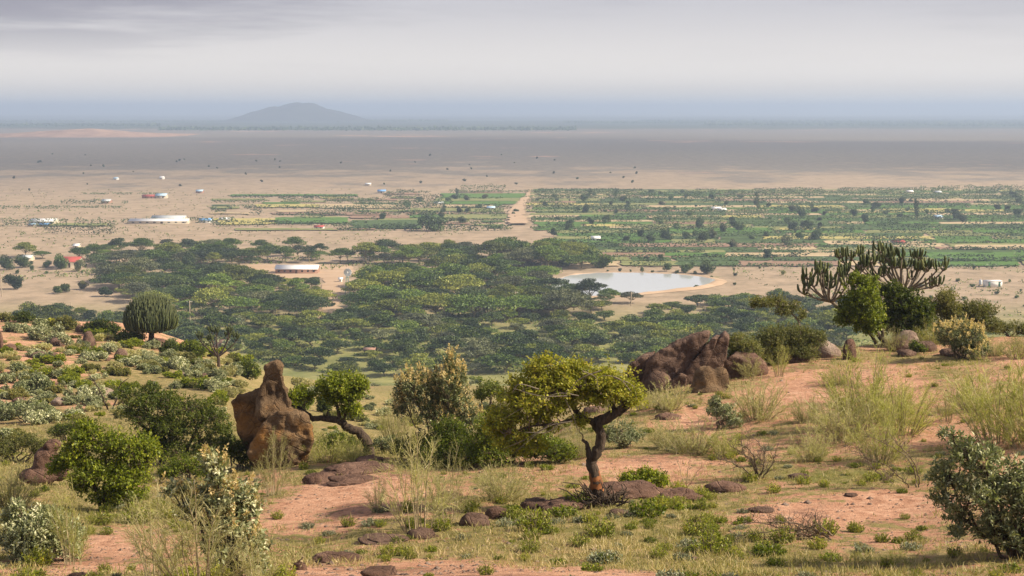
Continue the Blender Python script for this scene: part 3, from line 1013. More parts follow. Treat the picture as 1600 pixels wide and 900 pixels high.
def in_poly(x, y, poly):
    c = False
    n = len(poly)
    for i in range(n):
        (x1, y1), (x2, y2) = poly[i], poly[(i + 1) % n]
        if (y1 > y) != (y2 > y) and x < (x2 - x1) * (y - y1) / (y2 - y1) + x1:
            c = not c
    return c


HOLES = [[(376, 436), (380, 413), (505, 412), (508, 470), (422, 470), (420, 436)], [(496, 500), (512, 425), (566, 425), (560, 474), (536, 490)], [(850, 466), (868, 420), (1125, 422), (1190, 450), (1060, 474), (930, 476)]]
TAKEN = []


def forest(poly, spacing, count, protos, name, label, cat, group, leafm, s0, s1, tries=9000, zf=None):
    xs, ys = [p[0] for p in poly], [p[1] for p in poly]
    w0, w1 = flat(0, max(ys)), flat(0, min(ys))
    made = 0
    for _ in range(tries):
        d = rng.uniform(w0.y, w1.y)
        py = 450 + F * (SP * d - CP * CZ) / (-(CP * d + SP * CZ)) if False else None
        # invert depth -> row
        b_ = -CZ / d
        v = (b_ * CP + SP) / (CP - b_ * SP)
        py = 450 - v * F
        px = rng.uniform(min(xs), max(xs))
        if not in_poly(px, py, poly) or any(in_poly(px, py, h_) for h_ in HOLES):
            continue
        p = flat(px, py)
        sp = spacing * rng.uniform(.75, 1.25)
        if TAKEN:
            tk_ = np.array(TAKEN)
            if (np.hypot(tk_[:, 0] - p.x, tk_[:, 1] - p.y) < (tk_[:, 2] + sp) / 2).any():
                continue
        TAKEN.append((p.x, p.y, sp))
        p.z = float(G(np.array([p.x]), np.array([p.y]))[0])
        mini(protos[rng.integers(len(protos))], name, label, cat, p, rng.uniform(s0, s1), leafm, group)
        made += 1
        if made >= count:
            break
    return made


def lone(px, py, proto, name, label, cat, sc, leafm, group=None):
    p = flat(px, py)
    p.z = float(G(np.array([p.x]), np.array([p.y]))[0])
    TAKEN.append((p.x, p.y, 9 * sc))
    return mini(proto, name, label, cat, p, sc, leafm, group)


# single trees one can point at
lone(675, 361, PF[0], 'tree', 'big round dark tree alone among the fields left of the track', 'tree', 1.55, 'farm')
lone(22, 452, PF[1], 'tree', 'large dark round tree at the left edge of the dry pasture', 'tree', 0.95, 'thorn')
lone(90, 459, PF[2], 'tree', 'left one of a touching pair of small round trees on dry pasture', 'tree', 0.50, 'thorn')
lone(102, 457, PF[1], 'tree', 'right one of a touching pair of small round trees on dry pasture', 'tree', 0.52, 'thorn')
lone(130, 452, PF[0], 'tree', 'small greyish round tree right of the touching pair', 'tree', 0.50, 'olive')
lone(164, 463, PF[2], 'tree', 'dark round tree where the dry pasture meets the wood', 'tree', 0.62, 'thorn')
lone(124, 424, PF[1], 'tree', 'round bright green tree in front of the red roofed house', 'tree', 0.62, 'farm')
lone(40, 402, PA[0], 'acacia_tree', 'umbrella acacia beside the grey roofed hut at far left', 'tree', 0.72, 'acacia')
lone(66, 404, PA[1], 'acacia_tree', 'umbrella acacia left of the red roofed house', 'tree', 0.55, 'acacia')
lone(985, 474, PA[2], 'acacia_tree', 'flat topped acacia in front of the pond, right one of two', 'tree', 0.62, 'acacia')
lone(922, 472, PA[3], 'acacia_tree', 'layered acacia in front of the pond, left one of two', 'tree', 0.74, 'acacia')
lone(1105, 428, PF[0], 'tree', 'dark round tree behind the right tip of the pond', 'tree', 0.95, 'farm')
lone(1072, 426, PF[1], 'tree', 'bushy green tree on the far bank of the pond', 'tree', 0.62, 'farm')
lone(1042, 424, PF[2], 'tree', 'small dark tree on the far bank of the pond', 'tree', 0.45, 'farm')
lone(1198, 405, PF[2], 'tree', 'round dark tree standing alone right of the pond fields', 'tree', 0.62, 'farm')
lone(1088, 450, PB[0], 'bush', 'tiny bush at the near waterline of the pond', 'bush', 0.9, 'farm')
lone(945, 500, PT[3], 'bush', 'round dark bush on sand below the pond', 'bush', .6, 'thorn')
lone(1030, 490, PT[4], 'bush', 'dark bush on the sandy patch below the right of the pond', 'bush', .8, 'thorn')
for px, py, sd_ in [(1009, 408, 'left'), (1032, 408, 'right')]:
    lone(px, py, PF[2], 'tree', sd_ + ' one of two little green trees beside the field above the pond', 'tree', .42, 'farm', 'two small trees above the pond')
lone(1432, 345, PF[3], 'palm_like_tree', 'tall thin tree rising over the fields on the right', 'tree', 1.15, 'farm')
lone(1183, 330, PF[3], 'tree', 'slim dark tree near the white tunnels', 'tree', .95, 'farm')
lone(714, 308, PF[3], 'tree', 'slim tree at the corner of the green fields', 'tree', .75, 'farm')
lone(780, 425, PA[5], 'acacia_tree', 'tall acacia with a leaning trunk in front of the broad wood', 'tree', .8, 'acacia')

for k, (px, py, sc_) in enumerate([(968, 424.5, .8), (985, 425, .6), (1003, 425.5, .9), (1020, 426, .7), (1058, 427, 1.0), (1086, 429, .8), (950, 424, .5), (1112, 435, .8)]):
    lone(px, py, PB[k % 3], 'bush', ['second', 'third', 'fourth', 'fifth', 'sixth', 'seventh', 'leftmost', 'rightmost'][k] + ' low bush along the far shore of the pond', 'bush', sc_, 'farm', 'bushes along the far shore')
# the woods
ACA = ('acacia_tree', 'flat topped acacia in the valley wood', 'tree', 'acacias of the valley wood')
n_a = forest([(118, 408), (150, 398), (330, 394), (540, 402), (548, 412), (380, 420), (200, 420)], 11, 46, PA, ACA[0], 'flat topped acacia in the back left wood behind the long white roof', ACA[2], 'acacias of the back left wood', 'acacia', .5, .85)
n_b = forest([(560, 412), (580, 402), (730, 400), (750, 412), (640, 418)], 11, 20, PA, ACA[0], 'grey green acacia in the middle wood left of the leaning acacia', ACA[2], 'acacias of the middle wood', 'acacia', .62, .9)
n_c = forest([(752, 414), (770, 402), (880, 404), (955, 418), (900, 422), (800, 422)], 11, 20, PA + PF[:1], ACA[0], 'tall acacia in the wood behind the pond', ACA[2], 'acacias behind the pond', 'acacia', .8, 1.1)
n_d = forest([(175, 440), (300, 428), (380, 440), (500, 445), (490, 500), (250, 490), (200, 478)], 11.5, 60, PA, ACA[0], 'flat topped acacia in the wood left of the bare earth path', ACA[2], 'acacias left of the path', 'acacia', .52, .92)
n_e = forest([(552, 470), (570, 448), (700, 432), (850, 440), (868, 478), (920, 486), (880, 500), (560, 500)], 11.5, 85, PA, ACA[0], 'flat topped acacia in the dense wood left of the pond', ACA[2], 'acacias left of the pond', 'acacia', .6, 1.05)
HOLES[0] = [(376, 436), (380, 413), (500, 412), (506, 432)]
n_n = forest([(385, 446), (425, 440), (500, 440), (500, 474), (420, 474)], 6.5, 26, PT, 'thorn_tree', 'low thorn tree in front of the long brick shed', 'tree', 'thorn trees before the long shed', 'thorn', .42, .6)
HOLES[2] = [(862, 462), (872, 420), (1125, 422), (1150, 448), (1060, 462), (940, 468)]
n_f = forest([(20, 500), (120, 490), (270, 500), (530, 496), (900, 500), (960, 520), (1000, 512), (1000, 566), (860, 578), (640, 590), (520, 588), (380, 560), (250, 530), (40, 520)],
             9.0, 300, PT, 'thorn_tree', 'dark thorn tree in the bush belt at the foot of the hill', 'tree', 'thorn trees at the foot of the hill', 'thorn', .55, 1.1, tries=14000)
n_l = forest([(1000, 508), (1020, 486), (1080, 476), (1180, 470), (1330, 484), (1330, 520), (1300, 560), (1180, 575), (1000, 566)], 8, 110, PT, 'thorn_tree', 'dark thorn tree in the bush below the pond', 'tree', 'thorn trees below the pond', 'thorn', .6, 1.05)
n_m = forest([(840, 482), (850, 466), (900, 468), (960, 474), (930, 490), (870, 492)], 8, 16, PA, 'acacia_tree', 'acacia crowding the near shore of the pond', 'tree', 'acacias on the near shore of the pond', 'acacia', .42, .7)
print(n_l, n_m, 'woods', n_a, n_b, n_c, n_d, n_e, n_f)
n_g = forest([(835, 300), (1000, 296), (1100, 305), (1340, 318), (1640, 305), (1640, 350), (1420, 345), (1250, 385), (1000, 400), (880, 390), (850, 350)], 11, 210, PF[:3] + PB, 'tree', 'round tree standing among the hedged fields right of the track', 'tree', 'trees among the right hand fields', 'farm', .35, .8)
n_h = forest([(0, 418), (60, 412), (280, 420), (330, 430), (200, 436), (110, 434), (0, 430)], 9, 22, PB + PF[:1], 'bush', 'small green bush round the dry pasture at the left', 'bush', 'bushes of the left pasture', 'farm', .5, 1.1)
n_i = forest([(530, 352), (690, 350), (800, 350), (830, 300), (700, 298), (560, 345)], 14, 40, PF[:2] + PB, 'tree', 'small tree along the hedges left of the track', 'tree', 'small trees left of the track', 'farm', .4, .8)
n_j = forest([(0, 240), (300, 245), (780, 240), (1000, 262), (1000, 292), (500, 300), (0, 300)], 30, 46, PF[:3], 'bush', 'dark lone bush dotted over the shaded plain', 'bush', 'bushes dotted over the plain', 'farm', .18, .42, tries=400)
n_k = forest([(880, 396), (1240, 410), (1640, 425), (1640, 500), (1250, 470), (1130, 470), (1130, 425)], 12, 30, PB, 'bush', 'low bush on the bare ground right of the pond', 'bush', 'bushes right of the pond', 'thorn', .5, 1.0, tries=300)
print('more', n_g, n_h, n_i, n_j, n_k)

# hedgerows between the fields
for (x0, x1, yy) in HEDGES:
    a, c = flat(x0, yy), flat(x1, yy)
    L = abs(c.x - a.x)
    if L < 6:
        continue
    b = MB()
    hh = rng.choice([1.5, 2.4, 3.4, 5.0], p=[.3, .3, .25, .15])
    n = int(min(1200, L * 3.2 * (1 + hh / 3)))
    xs = rng.uniform(-L / 2, L / 2, n)
    pos = np.stack([xs, rng.normal(0, 1.1, n), np.abs(rng.uniform(0, 1, n) ** .7) * hh * (0.7 + 0.6 * vnoise(xs / 7, xs * 0, 0, int(rng.integers(999))))], 1)
    keep = vnoise(xs / 11, xs * 0 + 3, 0, int(rng.integers(999))) > 0.10
    pos = pos[keep]
    if len(pos) < 8:
        continue
    m_ = len(pos)
    b.leaves(pos, rng.normal(size=(m_, 3)) * np.array([1, .4, .25]), rng.normal(size=(m_, 3)) * .6 + np.array([0, -.7, .8]), rng.uniform(.9, 2.0, m_), rng.uniform(.45, .85, m_), np.clip(rng.normal(.4, .2, m_), 0, 1))
    p = (a + c) / 2
    o = obj('hedge', b, M['farm'], loc=(p.x, p.y, 0.3))
    tag(o, 'low dark hedge dividing the farm fields of the plain', 'hedge', 'hedges between the fields')

# low undergrowth between the trees of the valley
b = MB()
UG = [([(20, 500), (120, 490), (270, 500), (530, 492), (900, 494), (960, 512), (1000, 505), (1060, 488), (1180, 474), (1330, 486), (1640, 515), (1640, 548), (1200, 578), (990, 570), (860, 582), (640, 580), (520, 585), (380, 565), (250, 535), (40, 525)], 15000),
      ([(118, 410), (150, 398), (330, 392), (545, 398), (740, 398), (955, 412), (950, 422), (560, 425), (380, 412), (200, 425)], 4000), ([(175, 440), (300, 428), (500, 440), (490, 500), (250, 490)], 3500), ([(552, 470), (570, 440), (700, 428), (850, 435), (868, 478), (880, 500), (560, 500)], 4500),
      ([(835, 298), (1000, 296), (1640, 303), (1640, 400), (1250, 400), (1000, 408), (880, 392), (850, 350)], 1200), ([(0, 420), (280, 420), (330, 432), (200, 440), (0, 436)], 700), ([(0, 296), (560, 296), (800, 300), (800, 360), (540, 384), (150, 386), (0, 392)], 2600), ([(1130, 420), (1640, 415), (1640, 500), (1250, 470)], 1200), ([(560, 340), (800, 338), (800, 362), (540, 362)], 900)]
for poly, n in UG:
    xs_, ys_ = [q[0] for q in poly], [q[1] for q in poly]
    px, py = rng.uniform(min(xs_), max(xs_), n), rng.uniform(min(ys_), max(ys_), n)
    ok = np.array([in_poly(x, y, poly) and not any(in_poly(x, y, h_) for h_ in HOLES) for x, y in zip(px, py)])
    px, py = px[ok], py[ok]
    u, a_, b_ = ray(px, py)
    t_ = -CZ / b_
    X, Y = u * t_, a_ * t_
    g_ = fbm(X / 14, Y / 14, 0, 55, 3) > -.05
    X, Y = X[g_], Y[g_]
    X, Y = np.repeat(X, 4), np.repeat(Y, 4)
    m_ = len(X)
    X, Y = X + rng.normal(0, .42, m_), Y + rng.normal(0, .42, m_)
    pos = np.stack([X, Y, G(X, Y) + np.abs(rng.normal(0, .32, m_))], 1)
    b.leaves(pos, rng.normal(size=(m_, 3)), rng.normal(size=(m_, 3)) * .6 + np.array([0, -.2, 1]), rng.uniform(.5, 1.15, m_), rng.uniform(.4, .95, m_), np.clip(rng.normal(.6, .25, m_), 0, 1))
tag(obj('undergrowth', b, M['thorn']), 'low green undergrowth between the valley trees', kind='stuff')

# belts of far woodland near the horizon
b = MB()
for (px0, px1, rw, den_) in [(250, 900, 203.0, 900), (880, 1660, 192.5, 1200), (1000, 1660, 190.0, 800), (0, 700, 190, 700), (-50, 250, 197.5, 400), (1100, 1660, 196, 500)]:
    n = den_ * 5
    px = rng.uniform(px0, px1, n)
    py = rw + rng.normal(0, .5, n)
    u, a_, b_ = ray(px, py)
    t_ = -CZ / b_
    X, Y = u * t_, a_ * t_
    s0 = rng.uniform(4, 10, n)
    pos = np.stack([X, Y, G(X, Y) + rng.uniform(0, 6, n)], 1)
    b.leaves(pos, rng.normal(size=(n, 3)) * np.array([1, 1, .4]), rng.normal(size=(n, 3)) + np.array([0, -.6, .6]), s0 * 1.6, s0, rng.uniform(0, .7, n))
tag(obj('far_woodland', b, M['farm']), 'thin blue belts of far woodland near the horizon', kind='stuff')


# ------------------------------------------------------------------ buildings, poles, pump
def gable(b, L, W, h0, rise, over=0.4):
    x, y = L / 2 + over, W / 2 + over
    t_ = 0.12
    for s in (-1, 1):
        e0, e1 = np.array([0, s * y, h0 - 0.1]), np.array([0, 0, h0 + rise])
        v = []
        for dz_ in (0, t_):
            for sx in (-x, x):
                v += [e0 + np.array([sx, 0, dz_]), e1 + np.array([sx, 0, dz_])]
        b.add(v, [(0, 1, 3, 2), (4, 6, 7, 5), (0, 4, 5, 1), (2, 3, 7, 6), (0, 2, 6, 4), (1, 5, 7, 3)])


def building(px, py, wpx, hpx, roof, wall, label, name='farm_building', cat='building', depth=8.0, rise=None, wins=4, rz=0.0, door='darkwall', low=False):
    p = flat(px, py)
    s = p.y / F
    L, H = wpx * s, hpx * s
    rise = rise if rise is not None else H * 0.42
    h0 = H - rise if not low else H * 0.5
    t_ = thing(name, label, cat, (p.x, p.y + depth / 2, 0.2), rz=rz)
    b = MB()
    h0 = max(h0, 1.2)
    v = []
    for sx in (-L / 2, L / 2):
        v += [(sx, -depth / 2, -.3), (sx, depth / 2, -.3), (sx, depth / 2, h0), (sx, 0, h0 + rise - .12), (sx, -depth / 2, h0)]
    b.add(v, [(0, 4, 9, 5), (1, 6, 7, 2), (0, 1, 2, 4), (5, 9, 7, 6)], [(4, 2, 3), (9, 8, 7)])
    obj('wall', b, M[wall], t_)
    b = MB()
    gable(b, L, depth, h0, rise)
    obj('roof', b, M[roof], t_)
    for k in range(wins):
        x = -L / 2 + L * (k + .6) / (wins + .2)
        b = MB()
        isd = k == wins // 2
        b.box((x, -depth / 2 - .02, h0 * (.42 if isd else .55)), (L / (wins + 1) * .38, .12, h0 * (.8 if isd else .4)))
        obj('door' if isd else 'window', b, M[door if isd else 'glass'], t_)
    return t_


building(463, 428, 66, 12, 'whiteroof', 'brick', 'long brick shed with white roof in a clearing of the wood', depth=9, wins=7)
building(247, 350, 92, 7, 'whiteroof', 'cream', 'very long low white roofed shed behind a dark hedge', depth=11, wins=8)
building(262, 346, 52, 8, 'greyroof', 'cream', 'grey roofed shed behind the very long white shed', depth=11, wins=4)
building(65, 351, 40, 8, 'whiteroof', 'cream', 'white roofed shed near the left edge of the fields', depth=12, wins=4)
building(68, 354, 14, 4, 'blueroof', 'brick', 'little hut with blue roof before the left white roofed shed', depth=6, wins=2, name='hut')
building(50, 354, 9, 4, 'paleblue', 'cream', 'little pale hut before the left white roofed shed', depth=6, wins=1, name='hut')
building(104, 419, 38, 16, 'redroof', 'cream', 'house with bright red roof at the left', depth=9, wins=4, name='house')
building(39, 408, 18, 8, 'greyroof', 'cream', 'small hut with grey roof at far left', depth=7, wins=2, name='hut')
building(251, 310, 16, 7, 'paleblue', 'cream', 'pale blue roofed house on the far fields', depth=10, wins=2, name='house')
building(232, 310, 20, 5, 'redroof', 'brick', 'low reddish shed beside the pale blue roofed house', depth=8, wins=2)
building(165, 318, 13, 6, 'greyroof', 'brick', 'small grey roofed hut near the dark hedge corner', depth=9, wins=2, name='hut')
building(311, 302, 10, 5, 'paleblue', 'brick', 'tiny pale roofed hut out on the plain', depth=9, wins=1, name='hut')
building(596, 302, 12, 5, 'blueroof', 'cream', 'tiny blue roofed hut at the edge of the far fields', depth=9, wins=1, name='hut')
building(320, 348, 18, 6, 'blueroof', 'white', 'violet blue roofed shed right of the long sheds', depth=8, wins=3)
building(350, 346, 16, 5, 'whiteroof', 'cream', 'small white roofed hut in a bare yard', depth=8, wins=2, name='hut')
building(498, 358, 14, 5, 'redroof', 'white', 'small hut with red wall beside the green field', depth=7, wins=2, name='hut')
building(685, 320, 14, 4, 'greyroof', 'cream', 'low grey shed among the fields left of the track', depth=8, wins=2)
building(767, 328, 12, 5, 'paleblue', 'cream', 'bluish shed in the hedge just left of the track', depth=8, wins=2)
building(931, 377, 13, 7, 'whiteroof', 'white', 'small white house above the pond wood', depth=7, wins=2, name='house')
building(1120, 329, 14, 5, 'whiteroof', 'white', 'left one of two white tunnels in the fields', depth=8, wins=1, name='greenhouse', cat='greenhouse')
building(1129, 331, 12, 5, 'whiteroof', 'white', 'right one of two white tunnels in the fields', depth=8, wins=1, name='greenhouse', cat='greenhouse')
building(1468, 343, 11, 6, 'paleblue', 'cream', 'house with light blue roof among the right hand fields', depth=8, wins=2, name='house')
building(1423, 302, 9, 4, 'whiteroof', 'cream', 'tiny white roofed hut at the far edge of the right fields', depth=9, wins=1, name='hut')
building(1467, 303, 9, 4, 'greyroof', 'cream', 'tiny grey roofed hut at the far edge of the right fields', depth=9, wins=1, name='hut')
building(1405, 382, 17, 6, 'redroof', 'brick', 'small brick hut behind the candelabra tree', depth=6, wins=2, name='hut')
building(205, 398, 9, 6, 'whiteroof', 'cream', 'small pale hut half hidden in the back left wood', depth=6, wins=1, name='hut')
building(118, 388, 8, 6, 'whiteroof', 'cream', 'small pale hut left of the back wood', depth=6, wins=1, name='hut')
building(252, 280, 6, 4, 'whiteroof', 'white', 'white speck of a hut on the shaded plain', depth=9, wins=1, name='hut')
building(180, 281, 6, 3.5, 'paleblue', 'white', 'pale blue speck of a hut on the shaded plain', depth=9, wins=1, name='hut')
building(575, 290, 8, 3.5, 'whiteroof', 'cream', 'tiny hut on the plain beyond the left fields', depth=9, wins=1, name='hut')
building(577, 557, 16, 12, 'brick', 'darkwall', 'dark stone hut at the foot of the hill', depth=3, wins=1, name='hut', rise=.35)

# flat roofed white container with green doors and its tank
p = flat(1553, 449)
t_ = thing('container_building', 'white box building with green doors on bare ground at right', 'building', (p.x, p.y + 2, 0.25))
s = p.y / F
b = MB()
b.box((0, 0, 1.2), (26 * s, 4, 2.6))
obj('wall', b, M['white'], t_)
for xx in (-7.5, 8.5):
    b = MB()
    b.box((xx * s, -2.04, 1.1), (3 * s, .1, 2.1))
    obj('door', b, M['greenpaint'], t_)
b = MB()
b.box((0, 0, 2.58), (26.8 * s, 4.4, .14))
obj('roof', b, M['whiteroof'], t_)
p = flat(1532, 445)
t_ = thing('water_tank', 'grey cylinder tank left of the white box building', 'tank', (p.x, p.y, 0.2))
b = MB()
b.tubes(np.array([[0, 0, 0], [0, 0, 1.9], [0, 0, 2.0]]), np.array([.75, .75, .55]), 14)
obj('tank_body', b, M['greyroof'], t_)
b = MB()
b.tubes(np.array([[0, 0, 2.0], [0, 0, 2.3]]), np.array([.25, .25]), 10)
obj('lid', b, M['greyroof'], t_)

# wind pump
p = flat(543, 461)
t_ = thing('wind_pump', 'white wind pump on a lattice tower beside the wood', 'windmill', (p.x, p.y, 0.25))
Hm = 9.5
for sx in (-1, 1):
    for sy in (-1, 1):
        b = MB()
        b.tubes(np.array([[sx * 1.1, sy * 1.1, 0], [sx * .18, sy * .18, Hm]]), np.array([.09, .06]), 4)
        obj('leg', b, M['teal'], t_)
for z in (1.5, 3.2, 4.8, 6.3, 7.6):
    b = MB()
    e = 1.1 - .92 * z / Hm
    for a, c in (((-e, -e), (e, -e)), ((e, -e), (e, e)), ((e, e), (-e, e)), ((-e, e), (-e, -e))):
        b.tubes(np.array([[*a, z], [*c, z]]), np.array([.05, .05]), 4)
    obj('brace', b, M['teal'], t_)
wh = MB()
aa = np.linspace(0, 2 * np.pi, 25)
wh.tubes(np.stack([np.cos(aa) * 1.7 + .3, np.full(25, -.8), np.sin(aa) * 1.7 + Hm + .2], 1), np.full(25, .05), 4, cap=False)
wheel = obj('wheel', wh, M['steel'], t_)
for k in range(16):
    a = k / 16 * 2 * np.pi
    b = MB()
    ca, sa = math.cos(a), math.sin(a)
    b.add([(.3 + ca * .35 - sa * .1, -.75, Hm + .2 + sa * .35 + ca * .1), (.3 + ca * .35 + sa * .1, -.85, Hm + .2 + sa * .35 - ca * .1),
           (.3 + ca * 1.7 + sa * .3, -.95, Hm + .2 + sa * 1.7 - ca * .3), (.3 + ca * 1.7 - sa * .3, -.70, Hm + .2 + sa * 1.7 + ca * .3)], [(0, 1, 2, 3)])
    obj('blade', b, M['steel'], wheel)
b = MB()
b.box((0, 0, Hm + .2), (.35, 1.7, .3))
obj('gear_box', b, M['steel'], t_)
b = MB()
b.box((-.1, 2.0, Hm + .4), (.05, 1.6, 1.3))
obj('tail_vane', b, M['steel'], t_)
p = flat(531, 441)
building(532, 441, 4.5, 6, 'whiteroof', 'white', 'tiny white hut beside the wind pump', name='hut', depth=1.5, wins=1)

for k, (px, py, hp, wd) in enumerate([(72, 494, 17, 'wooden pole standing left behind the hillside bushes'), (111, 489, 17, 'short wooden pole right of the leftmost hillside pole'), (297, 505, 36, 'tall power pole with crossarm right of the dome shaped euphorbia'),
                                      (568, 487, 27, 'bare wooden pole in the wood, left one of a close pair'), (577, 486, 20, 'power pole with crossarm, right one of a close pair'), (805, 484, 29, 'power pole with crossarm left of the pond'), (849, 482, 26, 'greenish pole among trees left of the pond'),
                                      (986, 478, 22, 'pole in front of the pond'), (3, 464, 36, 'power pole at the very left edge')]):
    p = flat(px, py)
    s = p.y / F
    t_ = thing('power_pole', wd, 'pole', (p.x, p.y, 0.0))
    H = hp * s
    b = MB()
    b.tubes(np.array([[0, 0, -.5], [0, 0, H * .5], [.03, 0, H]]), np.array([.22, .19, .15]), 8)
    obj('pole', b, M['pole'], t_)
    if 'crossarm' in wd or k in (6, 7, 8):
        b = MB()
        b.box((0, 0, H - .5), (2.2, .14, .16))
        arm = obj('crossarm', b, M['pole'], t_)
        for xx in (-.9, 0.35, .9):
            b = MB()
            b.tubes(np.array([[xx, 0, H - .42], [xx, 0, H - .15]]), np.array([.07, .05]), 6)
            obj('insulator', b, M['steel'], arm)

# ------------------------------------------------------------------ rocks
def ico(sub):
    bm = bmesh.new()
    bmesh.ops.create_icosphere(bm, subdivisions=sub, radius=1.0)
    v = np.array([x.co[:] for x in bm.verts])
    f_ = np.array([[q.index for q in x.verts] for x in bm.faces])
    bm.free()
    return v, f_


ICO = {k: ico(k) for k in (2, 3, 4, 5)}


def rock_mesh(seed, rx, ry, rz, sub=3, amp=.35, freq=1.3, flat_=.25, edgy=.0):
    v, f_ = ICO[sub]
    n = fbm(v[:, 0] * freq + seed * 3.1, v[:, 1] * freq, v[:, 2] * freq, seed, 4)
    rid = 1 - np.abs(fbm(v[:, 0] * freq * 1.4, v[:, 1] * freq * 1.4 + seed, v[:, 2] * freq * 1.4, seed + 5, 3)) * 2
    v = v * (1 + amp * n + edgy * (rid - .5))[:, None]
    v[:, 2] = np.where(v[:, 2] < -flat_, -flat_ + (v[:, 2] + flat_) * .3, v[:, 2])
    b = MB()
    b.add(v * np.array([rx, ry, rz]), None, f_)
    return b


def rock(px, py, wpx, hpx, label, mt='rock', d=None, sub=3, amp=.35, freq=1.3, seed=None, depth=1.0, sink=.25, name='rock', edgy=.08):
    p = P(px, py) if d is None else at(px, d)
    s = p.y / F
    seed = seed if seed is not None else int(px * 7 + py)
    b = rock_mesh(seed, wpx * s / 2, wpx * s / 2 * depth, hpx * s / (1 + .35), sub, amp, freq, .3, edgy)
    o = obj(name, b, M[mt], loc=(p.x, p.y + wpx * s * .2, p.z + hpx * s * sink))
    return tag(o, label, 'rock')


def voxel_rock(name, parts, mt, label, origin, voxel=.06, smooth=6, amp=.12, freq=1.2, fine=.035, seed=1, parent=None, strata=None):
    """closed lumps fused into one surface, weathered by noise"""
    bm = bmesh.new()
    for pts in parts:
        vs = [bm.verts.new(q) for q in pts]
        r = bmesh.ops.convex_hull(bm, input=vs)
        junk = [g for g in r['geom_interior'] + r['geom_unused'] if isinstance(g, bmesh.types.BMVert)]
        bmesh.ops.delete(bm, geom=list(set(junk)), context='VERTS')
    m_ = bpy.data.meshes.new(name)
    bm.to_mesh(m_)
    bm.free()
    o = bpy.data.objects.new(name, m_)
    COL.objects.link(o)
    md = o.modifiers.new('r', 'REMESH')
    md.mode = 'VOXEL'
    md.voxel_size = voxel
    if smooth:
        ms = o.modifiers.new('s', 'SMOOTH')
        ms.iterations = smooth
        ms.factor = .5
    ev = o.evaluated_get(bpy.context.evaluated_depsgraph_get())
    m2 = bpy.data.meshes.new_from_object(ev)
    o.modifiers.clear()
    o.data = m2
    n = len(m2.vertices)
    co = np.empty(n * 3)
    m2.vertices.foreach_get('co', co)
    co = co.reshape(-1, 3)
    no = np.empty(n * 3)
    m2.vertices.foreach_get('normal', no)
    no = no.reshape(-1, 3)
    a = amp * fbm(co[:, 0] * freq, co[:, 1] * freq, co[:, 2] * freq, seed, 4)
    a = a + fine * fbm(co[:, 0] * 5, co[:, 1] * 5, co[:, 2] * 5, seed + 3, 3)
    if strata is not None:
        sd, sf, sa = strata
        w_ = co @ np.array(sd) + .25 * fbm(co[:, 0] * .8, co[:, 1] * .8, co[:, 2] * .8, seed + 9, 2)
        a = a - sa * np.abs(np.sin(w_ * sf)) ** 6
    co = co + no * a[:, None]
    m2.vertices.foreach_set('co', co.ravel())
    m2.polygons.foreach_set('use_smooth', np.ones(len(m2.polygons), bool))
    m2.update()
    m2.materials.clear()
    m2.materials.append(M[mt])
    if origin is not None:
        o.location = origin
    if parent is not None:
        o.parent = parent
    elif label:
        tag(o, label, 'rock')
    return o


def lump(B, s, c, r, dy=0.0, squash=1.0, n=26, seed=0):
    """points of an ellipsoid given in photo positions round base B=(px,py)"""
    rg = np.random.default_rng(seed)
    d = rg.normal(size=(n * 2, 3))
    d /= np.linalg.norm(d, axis=1, keepdims=True)
    cx, cz = (c[0] - B[0]) * s, (B[1] - c[1]) * s
    return [tuple(np.array([cx, dy, cz]) + q * np.array([r[0] * s, r[0] * s * squash, r[1] * s])) for q in d]


def prism(B, s, poly, y0, y1, shift=(0, 0), k=1.0):
    """a photo outline with real depth: front face at y0, back face at y1, shifted and scaled"""
    pts = [((x - B[0]) * s, y0, (B[1] - z) * s) for x, z in poly]
    cx = sum(p[0] for p in pts) / len(pts)
    cz_ = sum(p[2] for p in pts) / len(pts)
    back = [(cx + (p[0] - cx) * k + shift[0], y1, cz_ + (p[2] - cz_) * k + shift[1]) for p in pts]
    return pts + back


# tall weathered monolith on the left
Bp = (430, 731)
p = P(*Bp)
s = p.y / F
parts = [prism(Bp, s, [(396, 640), (402, 612), (412, 585), (414, 568), (411, 559), (421, 557), (432, 557), (434, 568), (440, 590), (450, 614), (456, 640), (440, 655)], .5, 1.4, (0, -.15), .7),
         lump(Bp, s, (424, 600), (15, 26), .75, 1.2, seed=1), lump(Bp, s, (420, 635), (30, 28), .8, 1.2, seed=2),
         prism(Bp, s, [(347, 626), (362, 617), (384, 612), (402, 602), (424, 610), (424, 740), (380, 740), (366, 690), (352, 650)], 1.0, 2.3, (.1, -.1), .8),
         lump(Bp, s, (379, 650), (30, 36), 1.5, 1.0, seed=3),
         prism(Bp, s, [(388, 702), (402, 672), (420, 640), (440, 632), (466, 634), (481, 645), (492, 680), (481, 706), (465, 731), (436, 738), (396, 735)], .0, 1.1, (-.1, .05), .85),
         lump(Bp, s, (452, 672), (36, 36), .35, .9, seed=4), lump(Bp, s, (462, 705), (22, 30), .2, .9, seed=5), lump(Bp, s, (418, 700), (28, 30), .5, 1, seed=6)]
voxel_rock('rock', parts, 'rockochre', 'tall brown monolith rock with narrow neck and rounded ochre belly', p - Vector((0, 0, .15)), .045, 3, .20, 1.3, .07, 4)

